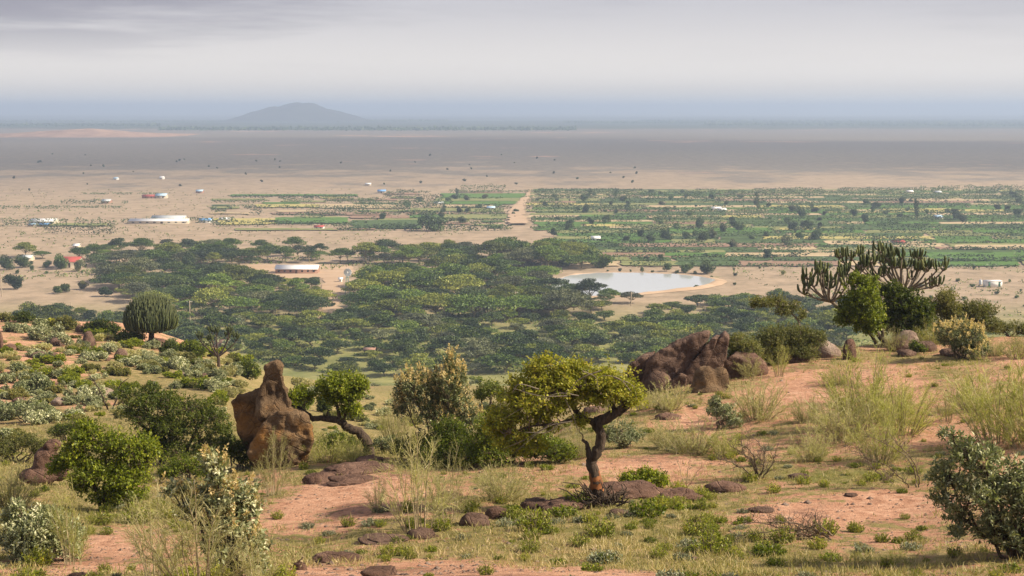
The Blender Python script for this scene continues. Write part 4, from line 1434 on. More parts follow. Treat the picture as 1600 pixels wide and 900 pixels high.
# tilted slabs of the right outcrop
Bp = (1080, 606)
p = P(*Bp)
p = p + Vector((0, 1.0, 0))
s = p.y / F
t_ = thing('rock_outcrop', 'big tilted slab outcrop of brown rock right of the leaning tree', 'rock', p - Vector((0, 0, .28)))
SL = [([(980, 584), (987, 570), (1008, 558), (1026, 555), (1020, 580), (1006, 614), (985, 614)], 0.35, 1.8, (.3, .05)),
      ([(1002, 614), (1016, 566), (1036, 545), (1070, 530), (1100, 518), (1112, 519), (1104, 540), (1080, 575), (1060, 614)], .2, 2.2, (.5, -.05)),
      ([(1052, 614), (1078, 576), (1104, 538), (1116, 522), (1128, 522), (1124, 540), (1102, 578), (1082, 614)], .05, 1.9, (.5, -.05)),
      ([(1076, 614), (1104, 575), (1124, 536), (1138, 519), (1146, 526), (1142, 560), (1118, 614)], .3, 2.4, (.4, -.05)),
      ([(1036, 614), (1050, 590), (1066, 578), (1078, 582), (1076, 614)], -.25, .8, (.2, -.05)),
      ([(1112, 614), (1134, 574), (1156, 558), (1186, 568), (1200, 604), (1195, 620)], .9, 3.0, (.6, .0))]
for k, (poly, y0, y1, sh_) in enumerate(SL):
    voxel_rock('slab', [prism(Bp, s, poly, y0, y1, sh_, .88)], 'rock', None, None, .045, 1, .13, .9, .05, 20 + k, parent=t_)
rock(1028, 612, 50, 36, 'round brown boulder in front of the tilted slabs', 'rock', sub=4, amp=.22, seed=5)
Bp = (1110, 609)
p = P(1110, 612)
s = p.y / F
voxel_rock('boulder', [lump(Bp, s, (1103, 592), (21, 25), .3, 1, seed=1), lump(Bp, s, (1128, 595), (16, 24), .4, 1, seed=2), lump(Bp, s, (1108, 610), (30, 14), .3, 1, seed=3), lump(Bp, s, (1092, 604), (14, 12), .2, 1, seed=4)],
           'rockochre', 'smooth two humped boulder with orange edge beside the tilted slabs', p, .05, 5, .08, 1.3, .03, 7)
rock(990, 612, 26, 22, 'small pale boulder behind the crown of the leaning tree', 'rockochre', sub=3)

for a in [(1327, 541, 20, 34, 'dark standing stone below the round green tree', 'rockdark', 55), (1291, 548, 40, 26, 'pale sunlit rock left of the standing stone', 'rockpale', 56), (1262, 552, 36, 24, 'ochre rock half under the bush on the outcrop', 'rockochre', 56),
          (1418, 528, 34, 26, 'orange pale rock right of the round green tree', 'rockpale', 59), (1412, 549, 36, 18, 'brown boulder below the candelabra tree, left of a dark weed', 'rock', None),
          (1446, 549, 36, 16, 'brown boulder below the candelabra tree, right of a dark weed', 'rock', None), (1418, 556, 30, 10, 'flat brown stone before the two boulders on the right crest', 'rock', None), (1240, 566, 60, 18, 'dark ledge under the bush on the outcrop', 'rockdark', None),
          (1170, 590, 60, 34, 'dark shadowed rock right of the tilted slabs', 'rockdark', 52), (1490, 556, 40, 10, 'grey flat rock under the beige flowering shrub', 'rock', None)]:
    rock(a[0], a[1], a[2], a[3], a[4], a[5], d=a[6], amp=.3, edgy=.15)
# left hillside rocks
for a in [(138, 546, 20, 27, 'upright stump shaped rock on the left hillside', 'rock'), (187, 561, 20, 16, 'boulder with pale right face on the left hillside', 'rock'), (140, 556, 22, 12, 'flat rock in front of the stump shaped rock', 'rock'),
          (88, 540, 24, 12, 'rock below the silvery hillside bushes', 'rock'), (124, 518, 14, 11, 'small brown rock among the crest bushes', 'rock'), (91, 634, 24, 13, 'pale rock on bare soil of the left hillside', 'rockpale'), (1, 548, 8, 30, 'dark rock cut by the left picture edge', 'rockdark'),
          (15, 548, 18, 10, 'dark brown rock near the left edge of the hillside', 'rockdark'), (60, 560, 24, 10, 'low brown rock on the upper left slope', 'rock'), (82, 560, 18, 10, 'low brown rock right of another on the upper left slope', 'rock'), (293, 556, 14, 14, 'pale upright rock near the dark candelabra bush', 'rockpale'),
          (250, 545, 40, 14, 'dark rocks below the dome shaped euphorbia', 'rockdark'), (278, 588, 22, 7, 'flat pale stone among hillside shrubs', 'rockpale'), (5, 612, 14, 8, 'brown stone at left edge', 'rock'), (28, 628, 20, 6, 'flat dark stone on red soil at left', 'rockdark'),
          (168, 564, 10, 5, 'tiny dark stone beside the pale faced boulder', 'rockdark'), (160, 618, 30, 12, 'pale boulder above the bright green bush', 'rockpale'), (345, 545, 30, 14, 'dark rock under the dark candelabra bush', 'rockdark'), (118, 580, 14, 6, 'small stone in the middle of the left slope', 'rock'), (318, 590, 12, 6, 'little stone left of the monolith top', 'rock')]:
    rock(*a, amp=.32, edgy=.15)
p = P(62, 760)
s = p.y / F
Bp = (62, 760)
voxel_rock('rock', [lump(Bp, s, (72, 700), (14, 12), .6, 1, seed=1), lump(Bp, s, (62, 730), (22, 26), .6, 1, seed=2), lump(Bp, s, (48, 752), (30, 16), .5, 1, seed=3), lump(Bp, s, (82, 742), (14, 20), .7, 1, seed=4)],
           'rockdark', 'dark brown stacked rock behind the pale silver shrub', p, .05, 3, .14, 1.6, .04, 9)
# ground rocks and ledges of the foreground
for a in [(660, 842, 46, 16, 'flat topped brown stone below the thin stemmed shrub', 'rock'), (775, 809, 40, 18, 'dark pointed stone left of the leaning tree', 'rockdark'), (742, 822, 44, 20, 'grey brown stone beside the dark pointed stone', 'rock'),
          (978, 776, 110, 20, 'broad low brown rock mound behind the leaning tree trunk', 'rockdark'), (885, 796, 86, 13, 'low dark ledge left of the leaning tree trunk', 'rockdark'), (838, 795, 50, 18, 'orange edged stone at left end of the trunk ledge', 'rock'),
          (1062, 782, 70, 16, 'low brown rock below the bright green low shrub', 'rockdark'), (1136, 768, 60, 16, 'dark jagged low rock under the dry shrub', 'rockdark'), (590, 882, 60, 14, 'low dark rock hump in the bottom centre', 'rockdark'),
          (525, 866, 70, 14, 'long dark ground ledge right of the big broom', 'rockdark'), (600, 848, 70, 7, 'flat dark ledge left of the flat topped stone', 'rock'), (468, 872, 22, 16, 'small dark stone at the left of the ground ledge', 'rockdark'),
          (560, 738, 110, 11, 'broad dark ledge before the bent tree', 'rockdark'), (500, 754, 54, 16, 'dark ledge end below the monolith', 'rockdark'), (548, 756, 80, 9, 'thin dark shelf on pink soil below the bent tree', 'rockdark'), (508, 722, 30, 10, 'dark stone right of the monolith foot', 'rockdark'),
          (575, 722, 46, 9, 'dark stone at the foot of the bent tree', 'rockdark'), (122, 884, 36, 16, 'brown stone at the foot of the leaning thin shrub', 'rock'), (45, 852, 40, 12, 'dark earth hump under the pale silver shrub', 'rockdark'), (1085, 870, 14, 5, 'tiny stone by the yellow green herb', 'rock'),
          (968, 806, 34, 10, 'brown stone right of the trunk foot', 'rock'), (1250, 748, 36, 7, 'flat stone right of the dry shrub', 'rock'), (1190, 800, 40, 8, 'thin reddish stone above the fallen branch', 'rock'), (700, 775, 40, 7, 'flat dark stone on pink soil behind the thin stemmed shrub', 'rockdark'),
          (1330, 775, 20, 5, 'small stone on the pale track at right', 'rock'), (1045, 655, 40, 9, 'dark stone below the round boulder', 'rockdark'), (930, 640, 36, 12, 'brown rocks behind the leaning tree crown', 'rock')]:
    rock(*a, amp=.42, edgy=.18, freq=1.7, depth=.8, sink=.10, sub=4 if a[2] > 60 else 3)


# ------------------------------------------------------------------ foreground plants
def bezier(pts, n):
    """smooth path through points"""
    pts = np.array(pts, float)
    t = np.linspace(0, len(pts) - 1, n)
    i = np.clip(t.astype(int), 0, len(pts) - 2)
    f_ = (t - i)[:, None]
    pad = np.concatenate([[2 * pts[0] - pts[1]], pts, [2 * pts[-1] - pts[-2]]])
    p0, p1, p2, p3 = pad[i], pad[i + 1], pad[i + 2], pad[i + 3]
    return .5 * (2 * p1 + (p2 - p0) * f_ + (2 * p0 - 5 * p1 + 4 * p2 - p3) * f_ ** 2 + (3 * p1 - p0 - 3 * p2 + p3) * f_ ** 3)


LEAFK = 1.7


def leafy(rg, clumps, wood, leaf, twigs=60, lv=10, L=.055, W=.028, tl=.35, up=.45, tone=.1, spread=.07, nodes=None, rlimb=.018, tips=None, tipfrac=0.0, fill=.5, rosette=False):
    """clumps: (x,y,z,rx,ry,rz) in metres. Limbs from the nodes, twigs to the clump skin, leaves along the twigs."""
    nodes = np.array(nodes if nodes is not None else [(0, 0, .02)], float)
    for c in clumps:
        c = np.array(c, float)
        ctr, r = c[:3], c[3:6]
        vol = (r[0] * r[1] * r[2]) ** (1 / 3)
        nt_ = max(8, int(LEAFK * twigs * (r[0] * r[2]) / .09 * (c[6] if len(c) > 6 else 1)))
        k = np.argmin(np.linalg.norm(nodes - (ctr - np.array([0, 0, r[2]])), axis=1))
        limbs(wood, rg, nodes[k][None], ctr[None], rlimb, rlimb * .4, 5, 6, .07)
        d = rg.normal(size=(nt_, 3))
        d[:, 2] = np.where(d[:, 2] < 0, d[:, 2] * .7, d[:, 2])
        d /= np.linalg.norm(d, axis=1, keepdims=True)
        lump_ = 1 + .38 * fbm(d[:, 0] * 1.9 + ctr[0] * 3, d[:, 1] * 1.9, d[:, 2] * 1.9 + ctr[2], int(rg.integers(9999)), 2)
        rad = rg.uniform(fill, 1.0, nt_) * lump_
        tip = ctr + d * rad[:, None] * r
        td = d * .8 + rg.normal(size=(nt_, 3)) * .5 + np.array([0, 0, up])
        td /= np.linalg.norm(td, axis=1, keepdims=True)
        ln = np.minimum(tl, vol) * rg.uniform(.6, 1.2, nt_)
        org = tip - td * ln[:, None]
        far_ = rg.random(nt_) < .22
        if far_.any():
            limbs(wood, rg, np.repeat(ctr[None], far_.sum(), 0), org[far_], rlimb * .42, rlimb * .16, 3, 3, .1)
        sel_ = rg.random(nt_) < .4
        limbs(wood, rg, org[sel_], tip[sel_], rlimb * .2, rlimb * .1, 3, 2, 0)
        f_ = rg.uniform(.12 if not rosette else .55, 1.05, (nt_, lv))
        pos = org[:, None] + (tip - org)[:, None] * f_[..., None]
        pos = pos.reshape(-1, 3)
        n = len(pos)
        tdd = np.repeat(td, lv, 0)
        ld_ = tdd * (.9 if rosette else .5) + rg.normal(size=(n, 3)) * .75 + np.array([0, 0, .12])
        pos = pos + rg.normal(size=(n, 3)) * spread * .35
        nn = np.array([0, 0, 1.0]) + tdd * .5 + rg.normal(size=(n, 3)) * .55
        tw_t = np.repeat(rg.normal(0, .13, nt_), lv)
        rnd = np.clip(.42 + tone + tw_t + rg.normal(0, .16, n), 0, 1)
        sz = rg.uniform(.65, 1.25, n)
        leaf.leaves(pos, ld_, nn, L * sz, W * sz, rnd)
        if tips is not None and tipfrac > 0:
            hi = (rg.random(nt_) < tipfrac) & (d[:, 2] > .0)
            if hi.any():
                m_ = hi.sum()
                base_ = np.repeat(tip[hi], 26, 0)
                tdr = np.repeat(td[hi] * .6 + np.array([0, 0, .7]), 26, 0)
                g_ = rg.uniform(0, .17, m_ * 26)
                pp = base_ + tdr * g_[:, None] + rg.normal(size=(m_ * 26, 3)) * (.03 * (1.2 - g_ / .17))[:, None]
                tips.leaves(pp, rg.normal(size=(m_ * 26, 3)) + tdr, rg.normal(size=(m_ * 26, 3)), .05, .03, np.clip(rg.normal(.5, .22, m_ * 26), 0, 1))


def to_local(B, s, cl_px, rg, depth=1.0, back=1):
    out_ = []
    for c in cl_px:
        x, z = (c[0] - B[0]) * s, (B[1] - c[1]) * s
        rx, rz = c[2] * s, c[3] * s
        ry = (rx + rz) / 2 * depth * 1.1
        dy = c[4] if len(c) > 4 else 0.0
        out_.append((x, dy, z, rx, ry, rz))
        for _ in range(back):
            out_.append((x + rg.normal() * rx * .3, dy + rg.choice([-1, 1]) * ry * rg.uniform(.5, .9), max(z - rz * rg.uniform(.1, .35), rz * .5), rx * .8, ry * .8, rz * .8))
    return out_


def bush(B, cl_px, label, name='bush', cat='bush', leafm='green', d=None, trunk=None, seed=None, depth=1.0, back=1, flowers=0.0, barkm='twig', trunks_r=(.05, .03), stem_n=7, group=None, grow=1.0, **kw):
    seed = seed if seed is not None else int(B[0] * 3 + B[1])
    rg = np.random.default_rng(seed)
    p = P(*B) if d is None else at(B[0], d)
    if d is not None:
        # keep the photo row of what stands on it
        u, a, b_ = ray(B[0], B[1])
        B = (B[0], 450 - F * (((p.z - CZ) / p.y * CP + SP) / (CP - (p.z - CZ) / p.y * SP)))
    s = p.y / F
    t_ = thing(name, label, cat, p, group)
    wood, leaf, tips = MB(), MB(), MB()
    cl = to_local(B, s, [(c[0], c[1], c[2] * grow, c[3] * grow) + tuple(c[4:]) for c in cl_px], rg, depth, back)
    nodes = [(0, 0, .05)]
    tw_ = MB()
    if trunk:
        for path, r0, r1 in trunk:
            pts = [((q[0] - B[0]) * s, q[2] if len(q) > 2 else 0.0, (B[1] - q[1]) * s) for q in path]
            n = max(8, len(pts) * 4)
            pp = bezier(pts, n)
            rr = np.linspace(r0, r1, n) * (1 + .10 * fbm(np.arange(n) * .6, np.zeros(n) + seed, 0, seed, 2))
            rr[0] *= 1.2
            pp[1:-1] += rg.normal(size=(n - 2, 3)) * r0 * .10
            tw_.tubes(pp, rr, 9)
            TRUNKS.append((pp, rr))
            nodes += [tuple(x) for x in pp[n // 3::2]]
        obj('trunk', tw_, M[barkm], t_)
    else:
        n = stem_n
        e = np.array([c[:3] for c in cl])[rg.integers(len(cl), size=n)] * np.array([.75, .75, .8])
        st = rg.normal(size=(n, 3)) * np.array([.08, .08, 0]) + np.array([0, 0, -.08])
        limbs(wood, rg, st, e, trunks_r[0] * .7, trunks_r[1] * .5, 6, 7, .06)
        nodes += [tuple(x) for x in e] + [tuple(x * .5) for x in e]
    leafy(rg, cl, wood, leaf, nodes=nodes, tips=tips, tipfrac=flowers, **kw)
    obj('branches', wood, M[barkm if not trunk else 'twig'], t_)
    obj('foliage', leaf, M[leafm], t_)
    if flowers and tips.n:
        obj('flower_heads', tips, M['flower'], t_)
    return t_, p, B, s


TRUNKS = []
# the leaning tree in the middle
t_, p, B, s = bush((941, 789), [(862, 590, 50, 34), (775, 640, 18, 22), (778, 678, 18, 20), (804, 690, 22, 16), (762, 656, 13, 18), (838, 690, 22, 12), (800, 612, 26, 24), (838, 565, 30, 22), (880, 566, 30, 17), (905, 585, 30, 20), (820, 610, 34, 26), (800, 640, 26, 24), (842, 640, 34, 22), (880, 620, 34, 20), (786, 662, 18, 20), (822, 668, 22, 18), (958, 588, 40, 20), (982, 606, 26, 20), (928, 590, 40, 26), (918, 610, 34, 20), (940, 575, 34, 16), (995, 618, 14, 14), (945, 610, 26, 12), (905, 562, 22, 14), (858, 660, 18, 12), (900, 648, 22, 10), (850, 552, 12, 12), (806, 590, 20, 16)],
                   'leaning lime green tree with twisted trunk and a stripped orange patch', 'leaning_tree', 'tree', 'lime',
                   trunk=[([(941, 792), (934, 768), (927, 738), (922, 720), (930, 706), (938, 684), (935, 664), (927, 653)], .128, .10), ([(927, 655), (946, 648), (961, 637, -.1), (978, 624, -.15)], .12, .085), ([(922, 722), (918, 700), (916, 690), (908, 683)], .07, .03),
                          ([(927, 655), (905, 645, .1), (890, 622, .1), (872, 600, .1), (862, 580)], .07, .03), ([(978, 625, -.15), (958, 606, -.2), (920, 592, -.2), (870, 598, -.3), (820, 615, -.4)], .05, .02), ([(961, 637), (940, 600, .3), (900, 580, .3), (850, 570, .3)], .05, .02), ([(905, 645), (870, 650, -.3), (830, 655, -.3), (795, 665, -.3)], .035, .015), ([(978, 625), (990, 612), (998, 606)], .05, .02)],
                   barkm='bark', back=1, twigs=22, lv=12, L=.068, W=.038, tl=.34, up=.1, tone=.30, rlimb=.016, fill=.15, grow=1.22, seed=9)
# stripped bark: a sleeve of raw wood hugging the lower trunk
b = MB()
tp, tr_ = TRUNKS[0]
zq = np.linspace((B[1] - 763) * s, (B[1] - 735) * s, 12)
pp = np.stack([np.interp(zq, tp[:, 2], tp[:, 0]), np.interp(zq, tp[:, 2], tp[:, 1]), zq], 1)
nn_ = 17
ang = np.linspace(-2.75, .35, nn_)          # the side towards the viewer
rad_ = np.interp(zq, tp[:, 2], tr_) * 1.02 + .008
jag = .10 * fbm(ang * 2.0, ang * 0, 0, 3, 3)
edge = .22 * fbm(zq * 9, zq * 0, 0, 8, 3)
grid = []
for i_ in range(12):
    aa = ang + np.linspace(1, -1, nn_) * edge[i_] * .6
    zz = zq[i_] + jag * (i_ / 11 - .45) * 1.6
    grid.append(np.stack([np.interp(zz, tp[:, 2], tp[:, 0]) + np.cos(aa) * rad_[i_], np.sin(aa) * rad_[i_], zz], 1))
ii = np.arange(12 * nn_).reshape(12, nn_)
b.add(np.array(grid).reshape(-1, 3), np.stack([ii[:-1, :-1], ii[:-1, 1:], ii[1:, 1:], ii[1:, :-1]], -1).reshape(-1, 4))
obj('exposed_wood', b, M['rawwood'], t_)
# pale bare arching twigs that show in the crown
b = MB()
rgt = np.random.default_rng(77)
for path in [[(984, 600), (965, 578), (940, 572), (922, 582)], [(900, 602), (870, 598), (830, 612), (780, 640)], [(905, 560), (925, 570), (930, 592)], [(890, 640), (850, 650), (800, 690)], [(882, 600), (840, 600), (798, 588)], [(935, 560), (900, 575), (880, 600)], [(955, 575), (985, 588), (992, 612)], [(870, 640), (850, 655), (815, 655)], [(838, 590), (808, 582), (796, 596)], [(880, 610), (893, 640), (900, 660)], [(860, 646), (820, 672), (780, 690)]]:
    dy = rgt.uniform(-.9, -.3)
    pts = [((q[0] - B[0]) * s, dy, (B[1] - q[1]) * s) for q in path]
    b.tubes(bezier(pts, 14), np.linspace(.013, .004, 14), 5)
obj('bare_twigs', b, M['barkgrey'], t_)
# brushwood round its foot
rgt = np.random.default_rng(5)
b = MB()
m_ = 90
st = rgt.normal(size=(m_, 3)) * np.array([.22, .2, .05]) + np.array([0, -.1, .12])
en = st + rgt.normal(size=(m_, 3)) * np.array([.3, .25, .16]) + np.array([0, 0, .12])
limbs(b, rgt, st, en, .022, .008, 4, 4, .1)
tag(obj('brushwood', b, M['bark'], loc=p), 'dark heap of brushwood round the foot of the leaning tree', 'brushwood')

# bent tree beside the monolith
bush((577, 711), [(530, 592, 30, 20), (555, 590, 24, 18), (508, 600, 22, 18), (540, 612, 34, 18), (545, 632, 22, 14), (568, 598, 14, 14), (520, 620, 20, 10), (448, 618, 22, 12), (468, 610, 18, 14), (432, 624, 12, 9), (482, 614, 14, 10)],
     'bent tree with bright green crown leaning towards the monolith', 'bent_tree', 'tree', 'green',
     trunk=[([(578, 714), (574, 692), (561, 673), (542, 667), (532, 656), (508, 651), (486, 653)], .17, .075), ([(488, 652), (478, 642), (465, 633), (452, 626)], .07, .03), ([(531, 656), (528, 636), (522, 612), (528, 596)], .06, .025), ([(535, 658), (542, 636), (548, 612), (552, 596)], .045, .02), ([(510, 651), (512, 640), (518, 637)], .03, .012)],
     barkm='bark', back=1, twigs=36, lv=11, L=.075, W=.05, tl=.26, up=.3, tone=.16, rlimb=.02, fill=.45, seed=21)

# tall flowering silver shrub in the centre
bush((690, 712), [(705, 575, 22, 30), (690, 600, 30, 30), (660, 585, 28, 24), (640, 600, 22, 22), (675, 635, 34, 26), (715, 610, 22, 26), (705, 650, 28, 22), (735, 640, 18, 22), (628, 590, 12, 18), (625, 625, 14, 14), (706, 550, 9, 16), (720, 575, 14, 24)],
     'tall grey green shrub with beige flower plumes in the centre', 'flowering_shrub', 'shrub', 'silverdark', grow=1.12, flowers=.42, back=1, twigs=26, lv=9, L=.085, W=.032, tl=.3, up=.8, tone=.1, rlimb=.02, fill=.4, rosette=True)
bush((706, 722), [(706, 690, 38, 28), (690, 700, 22, 22), (735, 695, 28, 24), (700, 668, 26, 18)], 'dense dark green bush under the flowering shrub', leafm='green', grow=1.25, back=2, twigs=50, lv=10, L=.06, W=.035, tl=.22, tone=-.08)
bush((790, 726), [(775, 690, 34, 26), (810, 695, 34, 20), (845, 692, 34, 18), (760, 660, 24, 20), (880, 700, 24, 12), (740, 705, 22, 14)], 'wide green bush behind the leaning tree', leafm='green', grow=1.25, back=2, twigs=42, lv=10, L=.06, W=.036, tl=.22, tone=.06)
bush((770, 690), [(765, 602, 22, 16), (752, 610, 16, 12), (785, 612, 14, 12), (770, 640, 24, 16)], 'dark green crown between the flowering shrub and the leaning tree', leafm='dark', back=1, twigs=48, lv=10, L=.06, W=.036, tl=.22, tone=.2, d=45)
bush((975, 700), [(970, 672, 28, 20), (995, 678, 18, 14), (948, 680, 16, 14)], 'grey green bush right of the leaning trunk', leafm='silver', back=1, twigs=40, lv=9, L=.06, W=.028, tl=.2, tone=-.05, rosette=True)
bush((1008, 756), [(1000, 738, 24, 14), (1028, 740, 18, 13), (980, 744, 14, 10), (1014, 734, 14, 12)], 'bright green low shrub right of the leaning tree', leafm='green', back=1, twigs=70, lv=10, L=.07, W=.03, tl=.22, up=.9, tone=.12)

# left group
bush((262, 720), [(225, 608, 32, 18), (262, 612, 36, 20), (300, 625, 38, 22), (335, 640, 30, 22), (215, 632, 30, 18), (255, 645, 36, 20), (300, 655, 34, 20), (345, 660, 22, 16), (195, 598, 16, 10), (240, 592, 18, 10), (362, 672, 12, 12), (235, 675, 30, 24), (275, 685, 34, 24), (320, 690, 34, 24), (350, 690, 22, 22), (250, 660, 30, 18)],
     'spreading dark umbrella shaped bush with black trunks at left', 'umbrella_bush', 'bush', 'dark', grow=1.12,
     trunk=[([(255, 722), (245, 690), (228, 660), (205, 640)], .09, .04), ([(268, 722), (270, 690), (268, 655), (262, 625)], .10, .04), ([(285, 722), (295, 690), (310, 662), (322, 640)], .08, .035), ([(322, 712), (318, 690), (313, 672), (308, 660)], .07, .035)],
     barkm='bark', back=1, twigs=17, lv=11, L=.08, W=.042, tl=.26, up=.35, tone=.12, rlimb=.02, fill=.4)
bush((165, 796), [(140, 665, 26, 20), (175, 680, 32, 24), (210, 690, 30, 24), (235, 695, 18, 20), (125, 690, 24, 22), (160, 720, 40, 26), (205, 725, 34, 24), (110, 710, 20, 18), (175, 765, 36, 22), (140, 655, 16, 14), (210, 760, 26, 18), (130, 745, 22, 20), (88, 720, 14, 12)],
     'large glossy green bush at left with yellow lit tips', 'bush', 'bush', 'green', grow=1.15, back=1, twigs=36, lv=11, L=.07, W=.04, tl=.24, up=.35, tone=.10, trunk=[([(165, 798), (168, 765), (190, 742), (215, 730)], .06, .025), ([(160, 798), (150, 760), (140, 720)], .05, .02), ([(168, 796), (172, 740), (166, 700)], .05, .02)], barkm='bark')
bush((60, 856), [(60, 800, 34, 26), (28, 808, 26, 24), (95, 812, 26, 24), (18, 785, 14, 16), (75, 785, 26, 18), (50, 830, 40, 18), (110, 830, 16, 16), (30, 765, 8, 12)],
     'pale silver leaved round shrub at bottom left', 'silver_shrub', 'shrub', 'silver', grow=1.28, back=1, twigs=50, lv=11, L=.075, W=.032, tl=.2, up=.7, tone=.16, rlimb=.014, rosette=True)
bush((365, 880), [(345, 745, 30, 22), (380, 735, 24, 22), (310, 740, 26, 20), (395, 765, 18, 22), (345, 700, 18, 22), (330, 680, 14, 16), (360, 780, 40, 24), (395, 815, 26, 22), (345, 825, 34, 24), (290, 765, 20, 18), (275, 730, 16, 12), (400, 850, 20, 14)],
     'grey green shrub with beige flower heads and dark stems left of centre', 'flowering_shrub', 'shrub', 'silver', grow=1.12, flowers=.3, back=1, twigs=38, lv=11, L=.085, W=.036, tl=.24, up=.6, tone=.16, rlimb=.016, rosette=True, stem_n=16, barkm='bark')
bush((1592, 868), [(1530, 700, 36, 30), (1495, 690, 30, 26), (1475, 730, 30, 30), (1520, 745, 44, 34), (1570, 730, 40, 36), (1600, 760, 40, 44), (1470, 770, 24, 22), (1560, 790, 44, 32), (1500, 800, 26, 20), (1610, 820, 40, 34), (1548, 825, 34, 22), (1478, 665, 20, 14), (1640, 740, 40, 50), (1580, 840, 30, 20), (1660, 820, 40, 40), (1490, 822, 12, 12)],
     'large grey green leafy shrub at the bottom right corner', 'silver_shrub', 'shrub', 'silverdark', back=1, twigs=26, lv=12, L=.085, W=.03, tl=.24, up=.55, tone=.16, rlimb=.02, rosette=True, barkm='bark', stem_n=14)

bush((25, 722), [(20, 690, 26, 16), (45, 684, 22, 14), (5, 700, 20, 16), (60, 700, 16, 14)], 'dull green bush at the left edge above the straw broom', leafm='olive', back=1, twigs=34, lv=10, L=.07, W=.036, tl=.22, tone=-.05)
bush((105, 690), [(98, 668, 18, 12), (116, 664, 16, 10), (84, 674, 14, 10)], 'small dark bush behind the left top of the glossy green bush', leafm='dark', back=1, twigs=34, lv=10, L=.07, W=.036, tl=.22, tone=.1)
bush((40, 660), [(32, 640, 26, 12), (60, 636, 20, 11), (8, 642, 18, 12)], 'wide grey green bush on the lower left slope', leafm='silverdark', back=1, twigs=22, lv=10, L=.09, W=.04, tl=.24, tone=.1, rosette=True)
bush((375, 735), [(368, 700, 16, 20), (352, 690, 16, 16), (380, 716, 12, 12)], 'dark green bush at the left foot of the monolith', leafm='dark', back=1, twigs=34, lv=10, L=.07, W=.036, tl=.2, tone=.1)
bush((648, 716), [(640, 690, 28, 18), (662, 684, 24, 18), (622, 698, 18, 12)], 'olive bush left of the dense dark green bush in the centre', leafm='olive', back=1, twigs=30, lv=10, L=.07, W=.038, tl=.22, tone=.05)
bush((300, 752), [(285, 722, 26, 18), (315, 726, 24, 18), (262, 735, 20, 14)], 'dark green bush between the glossy bush and the grey flowering shrub', leafm='green', back=1, twigs=30, lv=10, L=.07, W=.038, tl=.22, tone=-.08)
bush((600, 705), [(596, 690, 18, 12), (615, 686, 14, 11)], 'small grey green bush right of the bent tree foot', leafm='silverdark', back=1, twigs=34, lv=9, L=.07, W=.03, tl=.2, tone=.1, rosette=True)
# right crest group
bush((1372, 540), [(1340, 455, 30, 26), (1325, 478, 26, 24), (1355, 480, 28, 28), (1345, 505, 26, 16), (1318, 495, 18, 16), (1350, 438, 20, 16), (1332, 432, 14, 12)],
     'round mid green tree in front of the candelabra euphorbia', 'round_tree', 'tree', 'green', d=58, trunk=[([(1388, 540), (1372, 525), (1364, 505), (1352, 485)], .12, .05), ([(1380, 540), (1376, 515), (1372, 495)], .09, .04), ([(1368, 536), (1358, 522), (1346, 512)], .08, .04)],
     barkm='bark', back=1, twigs=24, lv=10, L=.10, W=.065, tl=.24, tone=.04)
bush((1410, 535), [(1400, 470, 26, 24), (1425, 475, 26, 22), (1410, 500, 36, 22), (1440, 490, 18, 18), (1390, 450, 14, 14)], 'dark green dense tree right of the round mid green tree', 'tree', 'tree', 'dark', d=60, grow=1.2, back=1, twigs=24, lv=10, L=.10, W=.065, tl=.24, tone=.22)
bush((1475, 535), [(1475, 462, 14, 14), (1465, 478, 20, 14), (1485, 482, 16, 14), (1478, 505, 24, 16)], 'yellowish olive bush on the crest right of the dark tree', leafm='olive', grow=1.3, d=61, back=1, twigs=46, lv=9, L=.07, W=.04, tl=.22, tone=.2)
bush((1525, 540), [(1515, 480, 22, 12), (1535, 482, 16, 12), (1522, 500, 24, 14)], 'flat topped olive green bush near the right end of the crest', leafm='olive', grow=1.3, d=61, back=1, twigs=46, lv=9, L=.07, W=.04, tl=.22, tone=.02)
bush((1500, 560), [(1495, 510, 26, 16), (1520, 520, 24, 18), (1480, 528, 24, 18), (1510, 540, 32, 16), (1530, 538, 18, 14)], 'grey shrub with pale orange flower tops on the right crest', 'flowering_shrub', 'shrub', 'silverdark', flowers=.3, back=1, twigs=42, lv=9, L=.07, W=.03, tl=.22, up=.6, tone=.05, rosette=True)
bush((1575, 540), [(1560, 510, 22, 12), (1590, 512, 22, 12)], 'dark green bush at the right end of the crest', leafm='olive', d=62, back=1, twigs=40, lv=9, L=.07, W=.04, tl=.2)
bush((1246, 555), [(1185, 468, 22, 10), (1210, 468, 24, 12), (1235, 478, 18, 12), (1252, 488, 10, 10), (1222, 484, 20, 9), (1176, 474, 10, 7)], 'small flat crowned olive tree growing over the outcrop', 'tree', 'tree', 'olive', d=57, trunk=[([(1250, 556), (1248, 520), (1245, 500), (1228, 482)], .06, .025), ([(1246, 500), (1252, 490), (1258, 482)], .03, .015)], barkm='barkgrey', back=1, twigs=30, lv=9, L=.07, W=.045, tl=.26, tone=.12, fill=.3)
bush((1232, 568), [(1215, 518, 32, 18), (1250, 522, 30, 20), (1192, 536, 28, 20), (1235, 542, 34, 20), (1275, 528, 20, 18), (1205, 556, 28, 14)], 'dense olive bush covering the right of the outcrop', leafm='olive', d=55, back=1, twigs=50, lv=10, L=.06, W=.035, tl=.22, tone=-.08)
bush((1150, 585), [(1155, 532, 26, 18), (1172, 545, 26, 22), (1145, 552, 16, 14), (1165, 568, 22, 16)], 'small olive bush growing out of the tilted slabs', leafm='olive', d=53, back=1, twigs=44, lv=9, L=.06, W=.035, tl=.2, tone=-.05)
bush((1430, 552), [(1430, 540, 13, 10)], 'dark green weed between two boulders on the right crest', leafm='dark', back=1, twigs=60, lv=9, L=.07, W=.045, tl=.18, tone=.1)
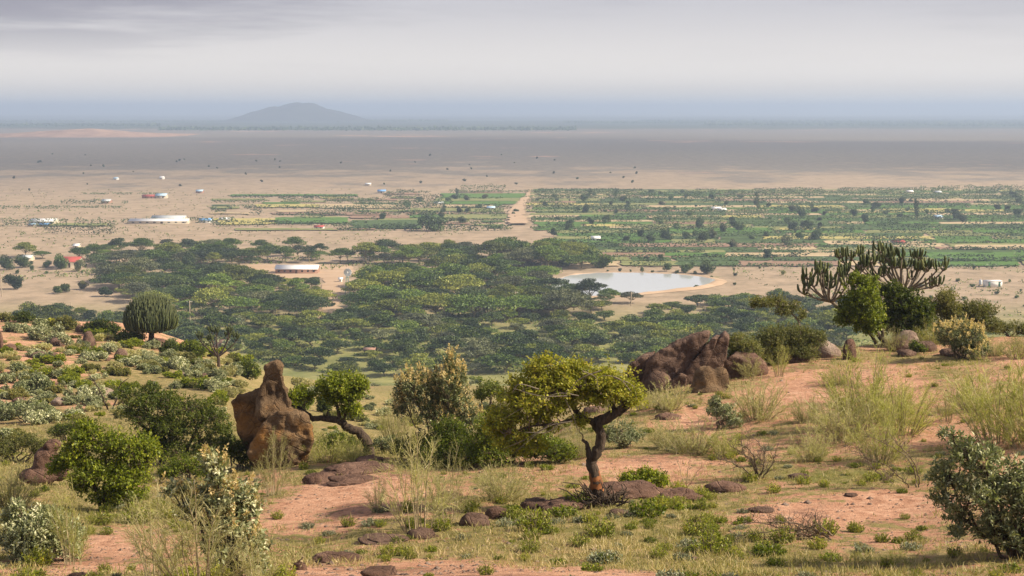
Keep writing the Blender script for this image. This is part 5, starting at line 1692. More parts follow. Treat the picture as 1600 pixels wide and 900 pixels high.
bush((1128, 670), [(1118, 625, 12, 10), (1130, 640, 20, 14), (1145, 655, 18, 12), (1112, 640, 10, 10)], 'small silver leaved shrub below the two humped boulder', 'silver_shrub', 'shrub', 'silver', back=1, twigs=42, lv=10, L=.075, W=.034, tl=.18, up=.5, tone=.1, rosette=True)
bush((520, 702), [(515, 688, 24, 12), (545, 690, 20, 12), (530, 680, 18, 10)], 'dark green low bush right of the monolith', leafm='green', back=1, twigs=60, lv=9, L=.055, W=.034, tl=.18, d=46, tone=-.08)
# crest bushes behind the monolith and on the left crest
for k, a in enumerate([(388, 566, 24, 18, 'green', 120, 'green bush on the slope left of the monolith top'), (466, 590, 26, 20, 'green', 95, 'green tree shaped bush behind the monolith'), (505, 596, 14, 16, 'dark', 100, 'small dark bush right of the green one behind the monolith'), (295, 545, 34, 16, 'green', 128, 'yellow green bush right of the dome shaped euphorbia'),
                       (205, 532, 30, 12, 'green', 132, 'low green crest bush left of the dome shaped euphorbia'), (160, 524, 34, 14, 'dark', 136, 'dark green crest bush in the middle of the left crest'), (105, 520, 26, 12, 'olive', 138, 'olive crest bush above the silvery bushes'),
                       (82, 515, 14, 10, 'lime', 138, 'small bright lime bush on the left crest'), (40, 512, 22, 10, 'dark', 142, 'dark crest bush near the left edge'), (12, 508, 16, 8, 'olive', 142, 'olive crest bush at the left edge'), (265, 545, 16, 14, 'dark', 126, 'dark bush at the foot of the dome shaped euphorbia'),
                       (320, 588, 14, 10, 'green', 92, 'small green bush on the slope above the umbrella bush'), (440, 582, 14, 10, 'olive', 100, 'olive bush behind the left shoulder of the monolith'), (545, 640, 30, 10, 'olive', 90, 'low olive bush beyond the bent tree')]):
    p = at(a[0], a[5])
    row = 450 - F * (((p.z - CZ) / p.y * CP + SP) / (CP - (p.z - CZ) / p.y * SP))
    x, y, rx, ry = a[:4]
    bush((x, row), [(x - rx * .4, row - ry * .9, rx * .55, ry * .7), (x + rx * .45, row - ry * .8, rx * .5, ry * .65), (x, row - ry * 1.35, rx * .55, ry * .6), (x, row - ry * .5, rx * .8, ry * .5)], a[6], leafm=a[4], d=a[5], back=1, twigs=9, lv=9, L=.16, W=.10, tl=.4, tone=.05, seed=900 + k)


# ------------------------------------------------------------------ candelabra euphorbias
def candelabra(p, s, B, limbs_px, label, name, rg, green_len=.75, r_arm=.07, splits=3, barkm='barkgrey', single=False):
    t_ = thing(name, label, 'tree', p)
    wood, arms = MB(), MB()

    def arm(pt, dirn, L, r, shade):
        n = 9
        t = np.linspace(0, 1, n)[:, None]
        end = pt + dirn * L * .45 + np.array([0, 0, L * .62])
        mid = pt + dirn * L * .42 + np.array([0, 0, L * .16])
        pp = (1 - t) ** 2 * pt + 2 * t * (1 - t) * mid + t ** 2 * end
        seg_ = .80 + .28 * np.abs(np.sin(np.linspace(.2, 1, n) * 2 * np.pi * rg.uniform(1.0, 1.6) + rg.uniform(0, 3)))
        rr = r * seg_
        rr[0] *= .75
        rr[-1] *= .6
        if single:
            ab = MB()
            ab.tubes(pp, rr, 6, rnd=shade)
            obj('arm', ab, M['cactus'], t_)
        else:
            arms.tubes(pp, rr, 6, rnd=shade)

    def grow(pt, dirn, L, r, lev):
        n = 6
        t = np.linspace(0, 1, n)[:, None]
        end = pt + dirn * L + np.array([0, 0, L * .28])
        mid = pt + dirn * L * .6
        pp = (1 - t) ** 2 * pt + 2 * t * (1 - t) * mid + t ** 2 * end
        wood.tubes(pp, np.linspace(r, r * .72, n), 6)
        td = end - mid
        td /= np.linalg.norm(td)
        k = splits if lev > 0 else rg.integers(3, 5)
        for q in range(k):
            a = q / k * 2 * np.pi + rg.uniform(0, 1.5)
            side = np.array([math.cos(a), math.sin(a), 0])
            nd = td * .6 + side * .7 + np.array([0, 0, .18])
            nd /= np.linalg.norm(nd)
            if lev > 0:
                grow(end, nd, L * rg.uniform(.55, .8), r * .68, lev - 1)
            else:
                arm(end - nd * .02, nd, green_len * rg.uniform(.6, 1.15), r_arm * rg.uniform(.85, 1.15), np.clip(rg.normal(.5, .2), 0, 1))

    for path, r0, r1, lev, L in limbs_px:
        pts = [((q[0] - B[0]) * s, q[2] if len(q) > 2 else 0.0, (B[1] - q[1]) * s) for q in path]
        pp = bezier(pts, len(pts) * 4)
        wood.tubes(pp, np.linspace(r0, r1, len(pp)), 8)
        dirn = pp[-1] - pp[-3]
        dirn /= np.linalg.norm(dirn)
        if lev >= 0:
            grow(pp[-1], dirn, L, r1, lev)
    obj('trunk', wood, M[barkm], t_)
    if arms.n:
        tag(obj('arms', arms, M['cactus'], t_), kind='stuff')
    return t_


rgc = np.random.default_rng(42)
p = at(1400, 64)
s = p.y / F
row = 450 - F * (((p.z - CZ) / p.y * CP + SP) / (CP - (p.z - CZ) / p.y * SP))
B = (1400, row)
t_ = thing('candelabra_tree', 'big candelabra euphorbia with many upright green arms on the right crest', 'tree', p)
wood = MB()
loc_ = lambda x, y, dy: np.array([(x - B[0]) * s, dy, (B[1] - y) * s])
TOPX, TOPY = zip(*[(1243, 408), (1265, 400), (1285, 404), (1300, 388), (1320, 380), (1345, 379), (1370, 374), (1395, 378), (1420, 377), (1440, 388), (1455, 395), (1470, 404)])


def curve(a_, m_, e_, r0, r1, n_=9, sides=6):
    t = np.linspace(0, 1, n_)[:, None]
    q_ = (1 - t) ** 2 * a_ + 2 * t * (1 - t) * m_ + t ** 2 * e_
    wood.tubes(q_, np.linspace(r0, r1, n_), sides)
    return q_


org = loc_(1407, 452, 0)
curve(loc_(1400, row + 2, 0), loc_(1398, 490, 0), org, .22, .15)
side_root = loc_(1398, 500, 0)
elbow = loc_(1296, 470, .25)
curve(side_root, loc_(1330, 505, .3), elbow, .12, .085, 12)
nodes_ = []
for x in np.arange(1249, 1468, 8.8):
    ty = np.interp(x, TOPX, TOPY)
    for dy in (rgc.uniform(-1.4, -.2), rgc.uniform(.2, 1.4)):
        nx, ny = x + rgc.normal() * 6, ty + rgc.uniform(16, 56)
        nd_ = loc_(nx, ny, dy if x > 1300 else dy * .4)
        a_ = elbow if x < 1312 else org
        m_ = a_ + (nd_ - a_) * np.array([.68, .68, .22]) + rgc.normal(size=3) * .12
        curve(a_ + rgc.normal(size=3) * .04, m_, nd_, .055, .034)
        nodes_.append((nd_, x, ty))
for nd_, x, ty in nodes_:
    k = rgc.integers(4, 8)
    a0 = rgc.uniform(0, 6.28)
    for q in range(k):
        a_ = a0 + q / k * 6.28 + rgc.normal() * .3
        ro = rgc.uniform(.09, .26)
        out_ = np.array([math.cos(a_), math.sin(a_), 0])
        foot = nd_ + out_ * ro * .8 + np.array([0, 0, rgc.uniform(.0, .12)])
        L = rgc.uniform(.26, .5)
        tip = foot + out_ * rgc.uniform(.0, .18) + np.array([0, 0, L])
        tip[2] = min(tip[2], (B[1] - ty) * s + .08)
        if tip[2] < foot[2] + .22:
            continue
        wood.tubes(np.stack([nd_ - np.array([0, 0, .03]), nd_ * .4 + foot * .6 - np.array([0, 0, .03]), foot]), np.array([.038, .034, .034]), 5)
        n_ = 8
        t = np.linspace(0, 1, n_)[:, None]
        md = np.array([foot[0] * .2 + tip[0] * .8, foot[1] * .2 + tip[1] * .8, foot[2] + .05])
        q_ = (1 - t) ** 2 * foot + 2 * t * (1 - t) * md + t ** 2 * tip
        ab = MB()
        rr = .047 * rgc.uniform(.8, 1.3) * (.76 + .36 * np.abs(np.sin(np.linspace(0, 1, n_) * rgc.uniform(4, 7) + rgc.uniform(0, 3))))
        rr[0] *= .8
        rr[-1] *= .7
        ab.tubes(q_, rr, 6, rnd=float(np.clip(rgc.normal(.5, .25), 0, 1)))
        obj('arm', ab, M['cactus'], t_)
obj('trunk', wood, M['barkgrey'], t_)

# dome shaped euphorbia on the left crest
p = at(238, 132)
s = p.y / F
row = 450 - F * (((p.z - CZ) / p.y * CP + SP) / (CP - (p.z - CZ) / p.y * SP))
k_ = 1.0
t_ = thing('dome_euphorbia', 'dark dome shaped euphorbia tree on the left crest', 'tree', p)
wood, arms = MB(), MB()
rgd = np.random.default_rng(8)
Hh = (row - 461) * s
Wd = 42 * s
fork = np.array([0.05, 0, Hh * .30])
wood.tubes(np.array([[0, 0, -.2], [0, 0, Hh * .15], fork]), np.array([.34, .28, .24]), 8)
n = 1300
a = rgd.uniform(0, 2 * np.pi, n)
rr = np.sqrt(rgd.uniform(0.0, 1, n))
base_ = np.stack([np.cos(a) * rr * Wd * .82, np.sin(a) * rr * Wd * .82, Hh * (.34 + .02 * rr ** 2) + rgd.normal(0, .1, n)], 1)
top = np.stack([np.cos(a) * rr * Wd * 1.02, np.sin(a) * rr * Wd * 1.02, Hh * (.44 + .58 * np.sqrt(np.clip(1 - (rr * .98) ** 2, 0, 1))) + rgd.normal(0, .13, n)], 1)
top[:, 2] = np.maximum(top[:, 2], base_[:, 2] + .35)
limbs(wood, rgd, np.repeat(fork[None], 60, 0), base_[:60], .10, .05, 5, 6, .05)
t = np.linspace(0, 1, 5)[None, :, None]
mid = np.stack([top[:, 0], top[:, 1], base_[:, 2]], 1) * .8 + base_ * .2
pp = (1 - t) ** 2 * base_[:, None] + 2 * t * (1 - t) * mid[:, None] + t ** 2 * top[:, None]
pp = pp + rgd.normal(size=pp.shape) * .05 * t
arms.tubes(pp, np.array([.04, .055, .05, .055, .03])[None] * rgd.uniform(.7, 1.2, (n, 1)), 4, rnd=rgd.uniform(.0, .8, n))
obj('trunk', wood, M['bark'], t_)
tag(obj('arms', arms, M['cactus'], t_), kind='stuff')

# dark candelabra bush beside it
p = at(342, 122)
s = p.y / F
row = 450 - F * (((p.z - CZ) / p.y * CP + SP) / (CP - (p.z - CZ) / p.y * SP))
dyrow = row - 560
LB = [([(342, row), (342, row - 12), (341, row - 18)], .16, .12, -1, 0)]
for x, y, dy in [(320, 34, 0), (330, 40, .8), (342, 42, -.6), (354, 40, .5), (364, 34, 0), (336, 34, -1.0), (350, 32, 1.1)]:
    LB.append(([(341, row - 16), ((341 + x) / 2, row - 24, dy * .5), (x, row - y, dy)], .09, .05, 1, .42))
candelabra(p, s, (342, row), LB, 'dark many armed euphorbia bush right of the dome shaped one', 'candelabra_bush', np.random.default_rng(13), .6, .06, 4, 'bark')


# ------------------------------------------------------------------ feathery broom shrubs
def broom_mesh(seed, H=1.5, Wd=.9, stems=46, side=9, w=.010, leaf=5, bare=.3, lean=0.0, curve=.5):
    rg = np.random.default_rng(seed)
    wood, fol = MB(), MB()
    n = 7
    t = np.linspace(0, 1, n)[None, :, None]
    a = rg.uniform(0, 2 * np.pi, stems)
    o = np.sqrt(rg.uniform(.02, 1, stems))
    st = np.stack([np.cos(a) * o * .22 * Wd, np.sin(a) * o * .22 * Wd, np.zeros(stems) - .05], 1)
    hh = H * (1 - .45 * o ** 2) * rg.uniform(.35, 1.15, stems)
    en = np.stack([np.cos(a) * o * Wd * .66 + lean * hh, np.sin(a) * o * Wd * .66, hh], 1)
    mid = st * .4 + en * .6 * np.array([1, 1, 1]) - np.stack([np.cos(a) * o, np.sin(a) * o, 0 * a], 1) * Wd * .16 * curve
    pp = (1 - t) ** 2 * st[:, None] + 2 * t * (1 - t) * mid[:, None] + t ** 2 * en[:, None]
    pp = pp + rg.normal(size=pp.shape) * .018 * t
    wood.tubes(pp, np.linspace(.010, .002, n)[None] * rg.uniform(.6, 1.3, (stems, 1)), 3)
    # side sprays
    m = stems * side
    f_ = rg.uniform(bare, .97, m)
    si = np.repeat(np.arange(stems), side)
    k = np.clip((f_ * (n - 1)).astype(int), 0, n - 2)
    fr = (f_ * (n - 1) - k)[:, None]
    p0 = pp[si, k] * (1 - fr) + pp[si, k + 1] * fr
    tg = pp[si, k + 1] - pp[si, k]
    tg /= np.linalg.norm(tg, axis=1, keepdims=True) + 1e-9
    dr = tg * .8 + rg.normal(size=(m, 3)) * .5 + np.array([0, 0, .25])
    dr /= np.linalg.norm(dr, axis=1, keepdims=True)
    L = H * rg.uniform(.08, .24, m) * (1.15 - .4 * f_)
    nn = 4
    t2 = np.linspace(0, 1, nn)[None, :, None]
    sp_ = p0[:, None] + dr[:, None] * L[:, None, None] * t2 + np.array([0, 0, .10]) * (t2 ** 2) * L[:, None, None]
    sd = np.cross(dr, rg.normal(size=(m, 3)))
    sd /= np.linalg.norm(sd, axis=1, keepdims=True) + 1e-9
    tone = np.clip(rg.normal(.5, .2, m), 0, 1)
    fol.ribbons(sp_, np.array([1, .9, .7, .25])[None] * w * rg.uniform(.7, 1.3, (m, 1)), np.repeat(sd[:, None], nn, 1), tone)
    # needle leaves
    q = m * leaf
    ii = np.repeat(np.arange(m), leaf)
    g_ = rg.uniform(.1, 1, q)[:, None]
    lp_ = p0[ii] + dr[ii] * L[ii][:, None] * g_
    ldr = dr[ii] * .9 + rg.normal(size=(q, 3)) * .5
    fol.leaves(lp_, ldr, rg.normal(size=(q, 3)), rg.uniform(.04, .085, q) * (H / 1.4) ** .3, w * .85, np.clip(tone[ii] + rg.normal(0, .12, q), 0, 1))
    return wood.mesh('stems'), fol.mesh('foliage')


BR = {'full': [broom_mesh(s, 1.5, 1.15, 46, 22, .007, 5, .12) for s in (1, 2)],
      'thin': [broom_mesh(s, 1.5, .85, 18, 24, .006, 6, .30, .05, 1.0) for s in (3, 4)],
      'dense': [broom_mesh(s, 1.0, 1.1, 54, 18, .007, 5, .05) for s in (5, 6)],
      'tuft': [broom_mesh(s, .55, .55, 40, 6, .008, 3, .1) for s in (7, 8)]}
BH = {'full': (1.5, 1.2), 'thin': (1.5, .95), 'dense': (1.0, 1.15), 'tuft': (.55, .6)}
BMESH = {}


def broom(px, py, wpx, hpx, kind, label, leafm='broom', name='broom_shrub', d=None, rz=None, woodm='paletwig', group=None, cat='shrub', lean=0.0):
    p = P(px, py) if d is None else at(px, d)
    s = p.y / F
    h0, w0 = BH[kind]
    i = int(px + py) % 2
    me_w, me_f = BR[kind][i]
    key = (kind, i, leafm)
    if key not in BMESH:
        w_, f_ = (me_w, me_f) if len(me_w.materials) == 0 else (me_w.copy(), me_f.copy())
        w_.materials.clear()
        f_.materials.clear()
        w_.materials.append(M[woodm])
        f_.materials.append(M[leafm])
        BMESH[key] = (w_, f_)
    w_, f_ = BMESH[key]
    sx = wpx * s / w0
    t_ = thing(name, label, cat, p, group, rz if rz is not None else (px * 1.7) % 6.28, (sx, sx, hpx * s / h0))
    t_.rotation_euler = (0, lean, 0) if lean else t_.rotation_euler
    obj('stems', w_, None, t_)
    obj('foliage', f_, None, t_)
    return t_


G_ = 'broomgreen'
for a in [(652, 832, 110, 185, 'thin', 'thin stemmed feathery shrub left of the leaning tree', 'broom'), (700, 815, 70, 130, 'thin', 'sparse feathery shrub right of the thin stemmed one', 'broom'), (785, 780, 95, 68, 'dense', 'pale feathery clump left of the leaning trunk', 'broom'),
          (312, 912, 170, 190, 'thin', 'big pale feathery broom at the bottom left', 'broom'), (245, 885, 120, 150, 'thin', 'left half of the feathery thicket at bottom left', 'broom'), (400, 912, 80, 100, 'thin', 'sparse broom in front of the grey shrub at bottom left', 'broom'),
          (112, 862, 80, 135, 'thin', 'leaning thin stemmed broom right of the pale silver shrub', G_), (14, 792, 80, 80, 'dense', 'straw coloured broom at the left edge', 'broom'), (5, 850, 40, 70, 'thin', 'sparse broom cut by the left edge beside the silver shrub', 'broom'),
          (428, 772, 60, 110, 'thin', 'slender pale broom in front of the monolith', 'broom'), (510, 722, 90, 50, 'dense', 'pale green grassy broom right of the monolith', G_), (555, 720, 50, 40, 'dense', 'pale grassy broom beside the foot of the bent tree', G_),
          (1352, 668, 130, 140, 'full', 'tall feathery yellow green broom on the right slope', G_), (1318, 690, 110, 90, 'full', 'pale broom before the tall feathery one', 'broom'), (1410, 680, 110, 110, 'full', 'feathery broom right of the tall yellow green one', G_), (1375, 720, 90, 90, 'full', 'drooping feathery broom above the arching dry branches', G_),
          (1562, 690, 150, 150, 'full', 'big feathery broom at the right edge', G_), (1620, 700, 150, 170, 'full', 'broom cut by the right edge', G_), (1520, 640, 80, 70, 'full', 'smaller broom left of the big one at the right edge', 'broom'), (1480, 660, 60, 60, 'thin', 'thin broom between the two large right brooms', 'broom'),
          (1185, 655, 90, 75, 'full', 'half dry broom below the dense olive bush', 'broom'), (1218, 588, 42, 55, 'thin', 'small pale broom tree in front of the dark ledge', G_), (1045, 640, 60, 50, 'dense', 'pale broom below the round boulder', 'broom'), (1005, 640, 40, 36, 'dense', 'pale broom left of the round boulder foot', 'broom'),
          (1085, 706, 110, 55, 'dense', 'wide pale grassy broom in the middle of the right slope', 'broom'), (1040, 700, 50, 50, 'dense', 'pale tuft of broom left of the wide grassy one', 'broom'), (1130, 712, 60, 45, 'dense', 'pale tuft of broom right of the wide grassy one', G_),
          (1398, 548, 40, 40, 'dense', 'pale broom under the round green tree on the crest', 'broom'), (1452, 540, 50, 50, 'full', 'pale yellow broom on the crest right of the dark tree', G_), (1590, 560, 60, 50, 'full', 'pale broom on the right end of the crest', 'broom'), (1555, 556, 36, 30, 'dense', 'small pale broom right of the orange topped shrub', 'broom'),
          (1260, 660, 50, 50, 'dense', 'pale broom left of the tall feathery group', 'broom'), (1265, 720, 70, 60, 'full', 'thin grey broom left of the arching dry branches', 'broom'), (590, 800, 50, 60, 'thin', 'wispy broom on pink soil left of the thin stemmed shrub', 'broom'), (1310, 600, 40, 40, 'dense', 'small broom on the upper right slope', 'broom'),
          (1170, 590, 40, 40, 'full', 'small broom beside the dark shadowed rock', 'broom'), (620, 690, 60, 100, 'full', 'pale feathery broom before the tall flowering shrub', 'broom'), (910, 715, 50, 40, 'dense', 'pale broom behind the leaning trunk', 'broom')]:
    broom(*a)


# ------------------------------------------------------------------ dry shrubs and fallen branches
def dry(px, py, paths, label, name='dry_shrub', r=.022, sub=14, mt='twig', seed=1, dyr=.35, cat='shrub'):
    rg = np.random.default_rng(seed)
    p = P(px, py)
    s = p.y / F
    t_ = thing(name, label, cat, p)
    big, small = MB(), MB()
    for path in paths:
        dy = rg.uniform(-dyr, dyr)
        pts = [((q[0] - px) * s, dy * k / max(1, len(path) - 1), (py - q[1]) * s) for k, q in enumerate(path)]
        pp = bezier(pts, 18)
        pp[1:] += rg.normal(size=(17, 3)) * .012
        big.tubes(pp, np.linspace(r, r * .3, 18) * rg.uniform(.7, 1.2), 5)
        k = rg.integers(3, 17, sub)
        dr = rg.normal(size=(sub, 3)) * .6 + np.array([0, 0, .5]) + (pp[k] - pp[k - 1]) / (np.linalg.norm(pp[k] - pp[k - 1], axis=1, keepdims=True)) * .8
        dr /= np.linalg.norm(dr, axis=1, keepdims=True)
        e = pp[k] + dr * rg.uniform(.12, .45, sub)[:, None]
        limbs(small, rg, pp[k], e, r * .32, r * .12, 3, 5, .1)
        k2 = rg.integers(sub, size=sub)
        m_ = (pp[k] + e)[k2] / 2
        limbs(small, rg, m_, m_ + rg.normal(size=(sub, 3)) * .12 + np.array([0, 0, .06]), r * .2, r * .08, 3, 4, .1)
    obj('branches', big, M[mt], t_)
    obj('twigs', small, M[mt], t_)
    return t_


dry(1182, 748, [[(1182, 750), (1176, 728), (1160, 705), (1135, 690)], [(1184, 750), (1180, 722), (1168, 698), (1150, 688)], [(1186, 750), (1190, 725), (1180, 700)], [(1190, 748), (1205, 725), (1210, 705)], [(1180, 750), (1165, 735), (1140, 722), (1118, 718)], [(1186, 750), (1196, 715), (1185, 690), (1165, 682)], [(1184, 750), (1172, 715), (1150, 704)]],
    'dry bare twig shrub in the middle of the right slope', seed=3, sub=22)
dry(1432, 762, [[(1432, 764), (1430, 740), (1415, 712), (1380, 690), (1350, 680)], [(1436, 764), (1432, 735), (1410, 700), (1385, 678)], [(1420, 764), (1405, 745), (1375, 722), (1340, 710)], [(1375, 742), (1360, 728), (1345, 712), (1320, 700)], [(1395, 738), (1385, 745), (1375, 747)]],
    'arching dry branches bowed to the left beside the bottom right shrub', seed=5, sub=22, r=.02)
dry(1245, 842, [[(1300, 842), (1270, 830), (1235, 826), (1190, 832), (1150, 838)], [(1296, 838), (1270, 826), (1240, 815), (1200, 812)], [(1290, 840), (1260, 838), (1220, 846), (1180, 846)], [(1302, 836), (1280, 820), (1262, 822)], [(1280, 842), (1250, 834), (1210, 822), (1165, 818)], [(1260, 842), (1240, 830), (1215, 828)]],
    'fallen dead branch on the grass at lower right', 'fallen_branch', seed=6, sub=18, r=.025, cat='branch')
dry(440, 880, [[(352, 880), (375, 866), (400, 864), (392, 870)], [(470, 865), (474, 850), (476, 842)]], 'thin pale dead twig under the grey shrub', 'fallen_branch', seed=8, sub=3, r=.012, mt='paletwig', cat='branch')
dry(170, 640, [[(170, 645), (160, 620), (150, 600), (138, 585)], [(172, 645), (185, 620), (190, 600), (205, 588)]], 'dead forked stump behind the umbrella bush', seed=9, sub=8, r=.05, mt='bark')
dry(1070, 760, [[(1070, 760), (1060, 720), (1055, 690)], [(1072, 760), (1075, 715), (1082, 690)], [(1074, 760), (1090, 730), (1100, 715)]], 'thin leafless stalks right of the bright green low shrub', seed=10, sub=6, r=.009, mt='paletwig')

# ------------------------------------------------------------------ hillside shrubs (alike silver and green ones on the far left slope)
def small_shrub(seed, leafm):
    rg = np.random.default_rng(seed)
    w_, l_ = MB(), MB()
    cl = [(rg.normal() * .38, rg.normal() * .38, rg.uniform(.2, .6), rg.uniform(.3, .45), rg.uniform(.3, .45), rg.uniform(.25, .36)) for _ in range(8)]
    leafy(rg, cl, w_, l_, twigs=26, lv=10, L=.12, W=.065, tl=.22, up=.6, tone=.2, rlimb=.02, nodes=[(0, 0, .02)], rosette=True)
    return w_.mesh('stems'), l_.mesh('foliage'), leafm


SS = [small_shrub(s, m_) for s, m_ in ((1, 'silver'), (2, 'silver'), (3, 'silver'), (4, 'silverdark'), (5, 'olive'), (6, 'green'), (7, 'broom'))]
for w_, l_, m_ in SS:
    w_.materials.append(M['twig'])
    l_.materials.append(M[m_])
SNAME = {'silver': ('silver_shrub', 'silvery grey shrub on the left hillside'), 'silverdark': ('grey_shrub', 'dull grey green shrub on the left hillside'), 'olive': ('olive_shrub', 'olive green shrub on the left hillside'), 'green': ('green_shrub', 'fresh green shrub on the left hillside'), 'broom': ('pale_shrub', 'pale yellowish shrub on the left hillside')}
spots = [(60, 530, 44, 0), (80, 536, 30, 1), (100, 538, 34, 2), (45, 520, 30, 0), (20, 518, 30, 1), (125, 545, 24, 2), (165, 552, 28, 0), (205, 572, 34, 1), (225, 560, 26, 2), (245, 570, 26, 0), (262, 575, 26, 1), (285, 578, 36, 2), (310, 582, 30, 0), (225, 578, 24, 3), (160, 560, 20, 1),
         (92, 574, 20, 3), (60, 612, 50, 3), (40, 600, 34, 0), (72, 628, 36, 1), (50, 638, 30, 0), (118, 606, 26, 0), (135, 625, 40, 0), (150, 632, 34, 1), (108, 600, 24, 6), (20, 655, 50, 3), (60, 662, 44, 0), (5, 600, 34, 3), (65, 590, 30, 5), (104, 600, 26, 5), (30, 575, 30, 6), (15, 560, 24, 6),
         (130, 568, 18, 0), (340, 590, 30, 0), (365, 588, 34, 1), (300, 568, 24, 5), (325, 572, 26, 0), (490, 612, 30, 0), (515, 618, 40, 1), (470, 605, 30, 6), (540, 628, 24, 6), (600, 650, 26, 0), (575, 640, 20, 3), (610, 632, 22, 0), (590, 668, 30, 6), (640, 660, 30, 4), (10, 690, 40, 3), (120, 655, 34, 0), (35, 690, 40, 4), (345, 612, 40, 0), (375, 605, 24, 6), (180, 548, 20, 6)]
rgs = np.random.default_rng(4)
for k in range(230):
    px, py = rgs.uniform(0, 380), rgs.uniform(512, 660)
    if py < 500 + px * .12:
        continue
    spots.append((px, py, rgs.uniform(12, 32), int(rgs.choice([0, 1, 3, 4, 4, 5, 5, 6, 6]))))
for k in range(40):
    spots.append((rgs.uniform(480, 760), rgs.uniform(590, 690), rgs.uniform(10, 24), int(rgs.choice([0, 3, 4, 4, 5, 6]))))
for (px, py, wpx, i) in spots:
    p = P(px, py)
    if p.y < 44:
        continue
    s = p.y / F
    w_, l_, m_ = SS[i]
    sc = wpx * s / 1.45
    nm, lb = SNAME[m_]
    mid_ = px > 420
    t_ = thing(nm, lb.replace('left hillside', 'grassy slope beyond the bent tree') if mid_ else lb, 'shrub', p - Vector((0, 0, .05)), ('shrubs of the slope beyond the bent tree, ' if mid_ else 'shrubs of the left hillside, ') + nm, rgs.uniform(0, 6.28), (sc, sc, sc * rgs.uniform(.75, 1.05)))
    obj('stems', w_, None, t_)
    obj('foliage', l_, None, t_)


# ------------------------------------------------------------------ herbs and cushions of the foreground
def herb_mesh(seed, n=70, H=.3, spread=.25, L=.05, W=.02, lv=9):
    rg = np.random.default_rng(seed)
    b = MB()
    a = rg.uniform(0, 6.28, n)
    o = np.sqrt(rg.uniform(0, 1, n))
    st = np.stack([np.cos(a) * o * spread * .5, np.sin(a) * o * spread * .5, 0 * a - .02], 1)
    en = np.stack([np.cos(a) * o * spread, np.sin(a) * o * spread, H * (1 - .5 * o ** 2) * rg.uniform(.5, 1.1, n)], 1)
    f_ = rg.uniform(.2, 1, (n, lv, 1))
    pos = (st[:, None] + (en - st)[:, None] * f_).reshape(-1, 3)
    m_ = len(pos)
    td = np.repeat(en - st, lv, 0)
    td /= np.linalg.norm(td, axis=1, keepdims=True)
    b.leaves(pos, td * .7 + rg.normal(size=(m_, 3)) * .7, rg.normal(size=(m_, 3)) * .6 + np.array([0, 0, 1]), L * rg.uniform(.6, 1.3, m_), W * rg.uniform(.7, 1.3, m_), np.clip(np.repeat(rg.normal(.45, .15, n), lv) + rg.normal(0, .15, m_), 0, 1))
    w_ = MB()
    limbs(w_, rg, st[::2], en[::2], .006, .003, 3, 3, .04)
    return w_.mesh('stems'), b.mesh('foliage')


HB = {'herb': [herb_mesh(s) for s in (1, 2, 3)], 'cushion': [herb_mesh(s, 90, .16, .28, .05, .022, 8) for s in (4, 5)], 'green': [herb_mesh(s, 70, .2, .28, .055, .03, 8) for s in (6, 7)]}
for k, v in HB.items():
    for w_, l_ in v:
        w_.materials.append(M['twig'])
        l_.materials.append(M[k])
HW = {'herb': .52, 'cushion': .58, 'green': .58}


def herb(px, py, wpx, kind, label, name='herb', group=None, hs=1.0):
    p = P(px, py)
    s = p.y / F
    w_, l_ = HB[kind][int(px) % len(HB[kind])]
    sc = wpx * s / HW[kind]
    t_ = thing(name, label, 'plant', p, group, px % 6.28, (sc, sc, sc * hs))
    obj('stems', w_, None, t_)
    obj('foliage', l_, None, t_)


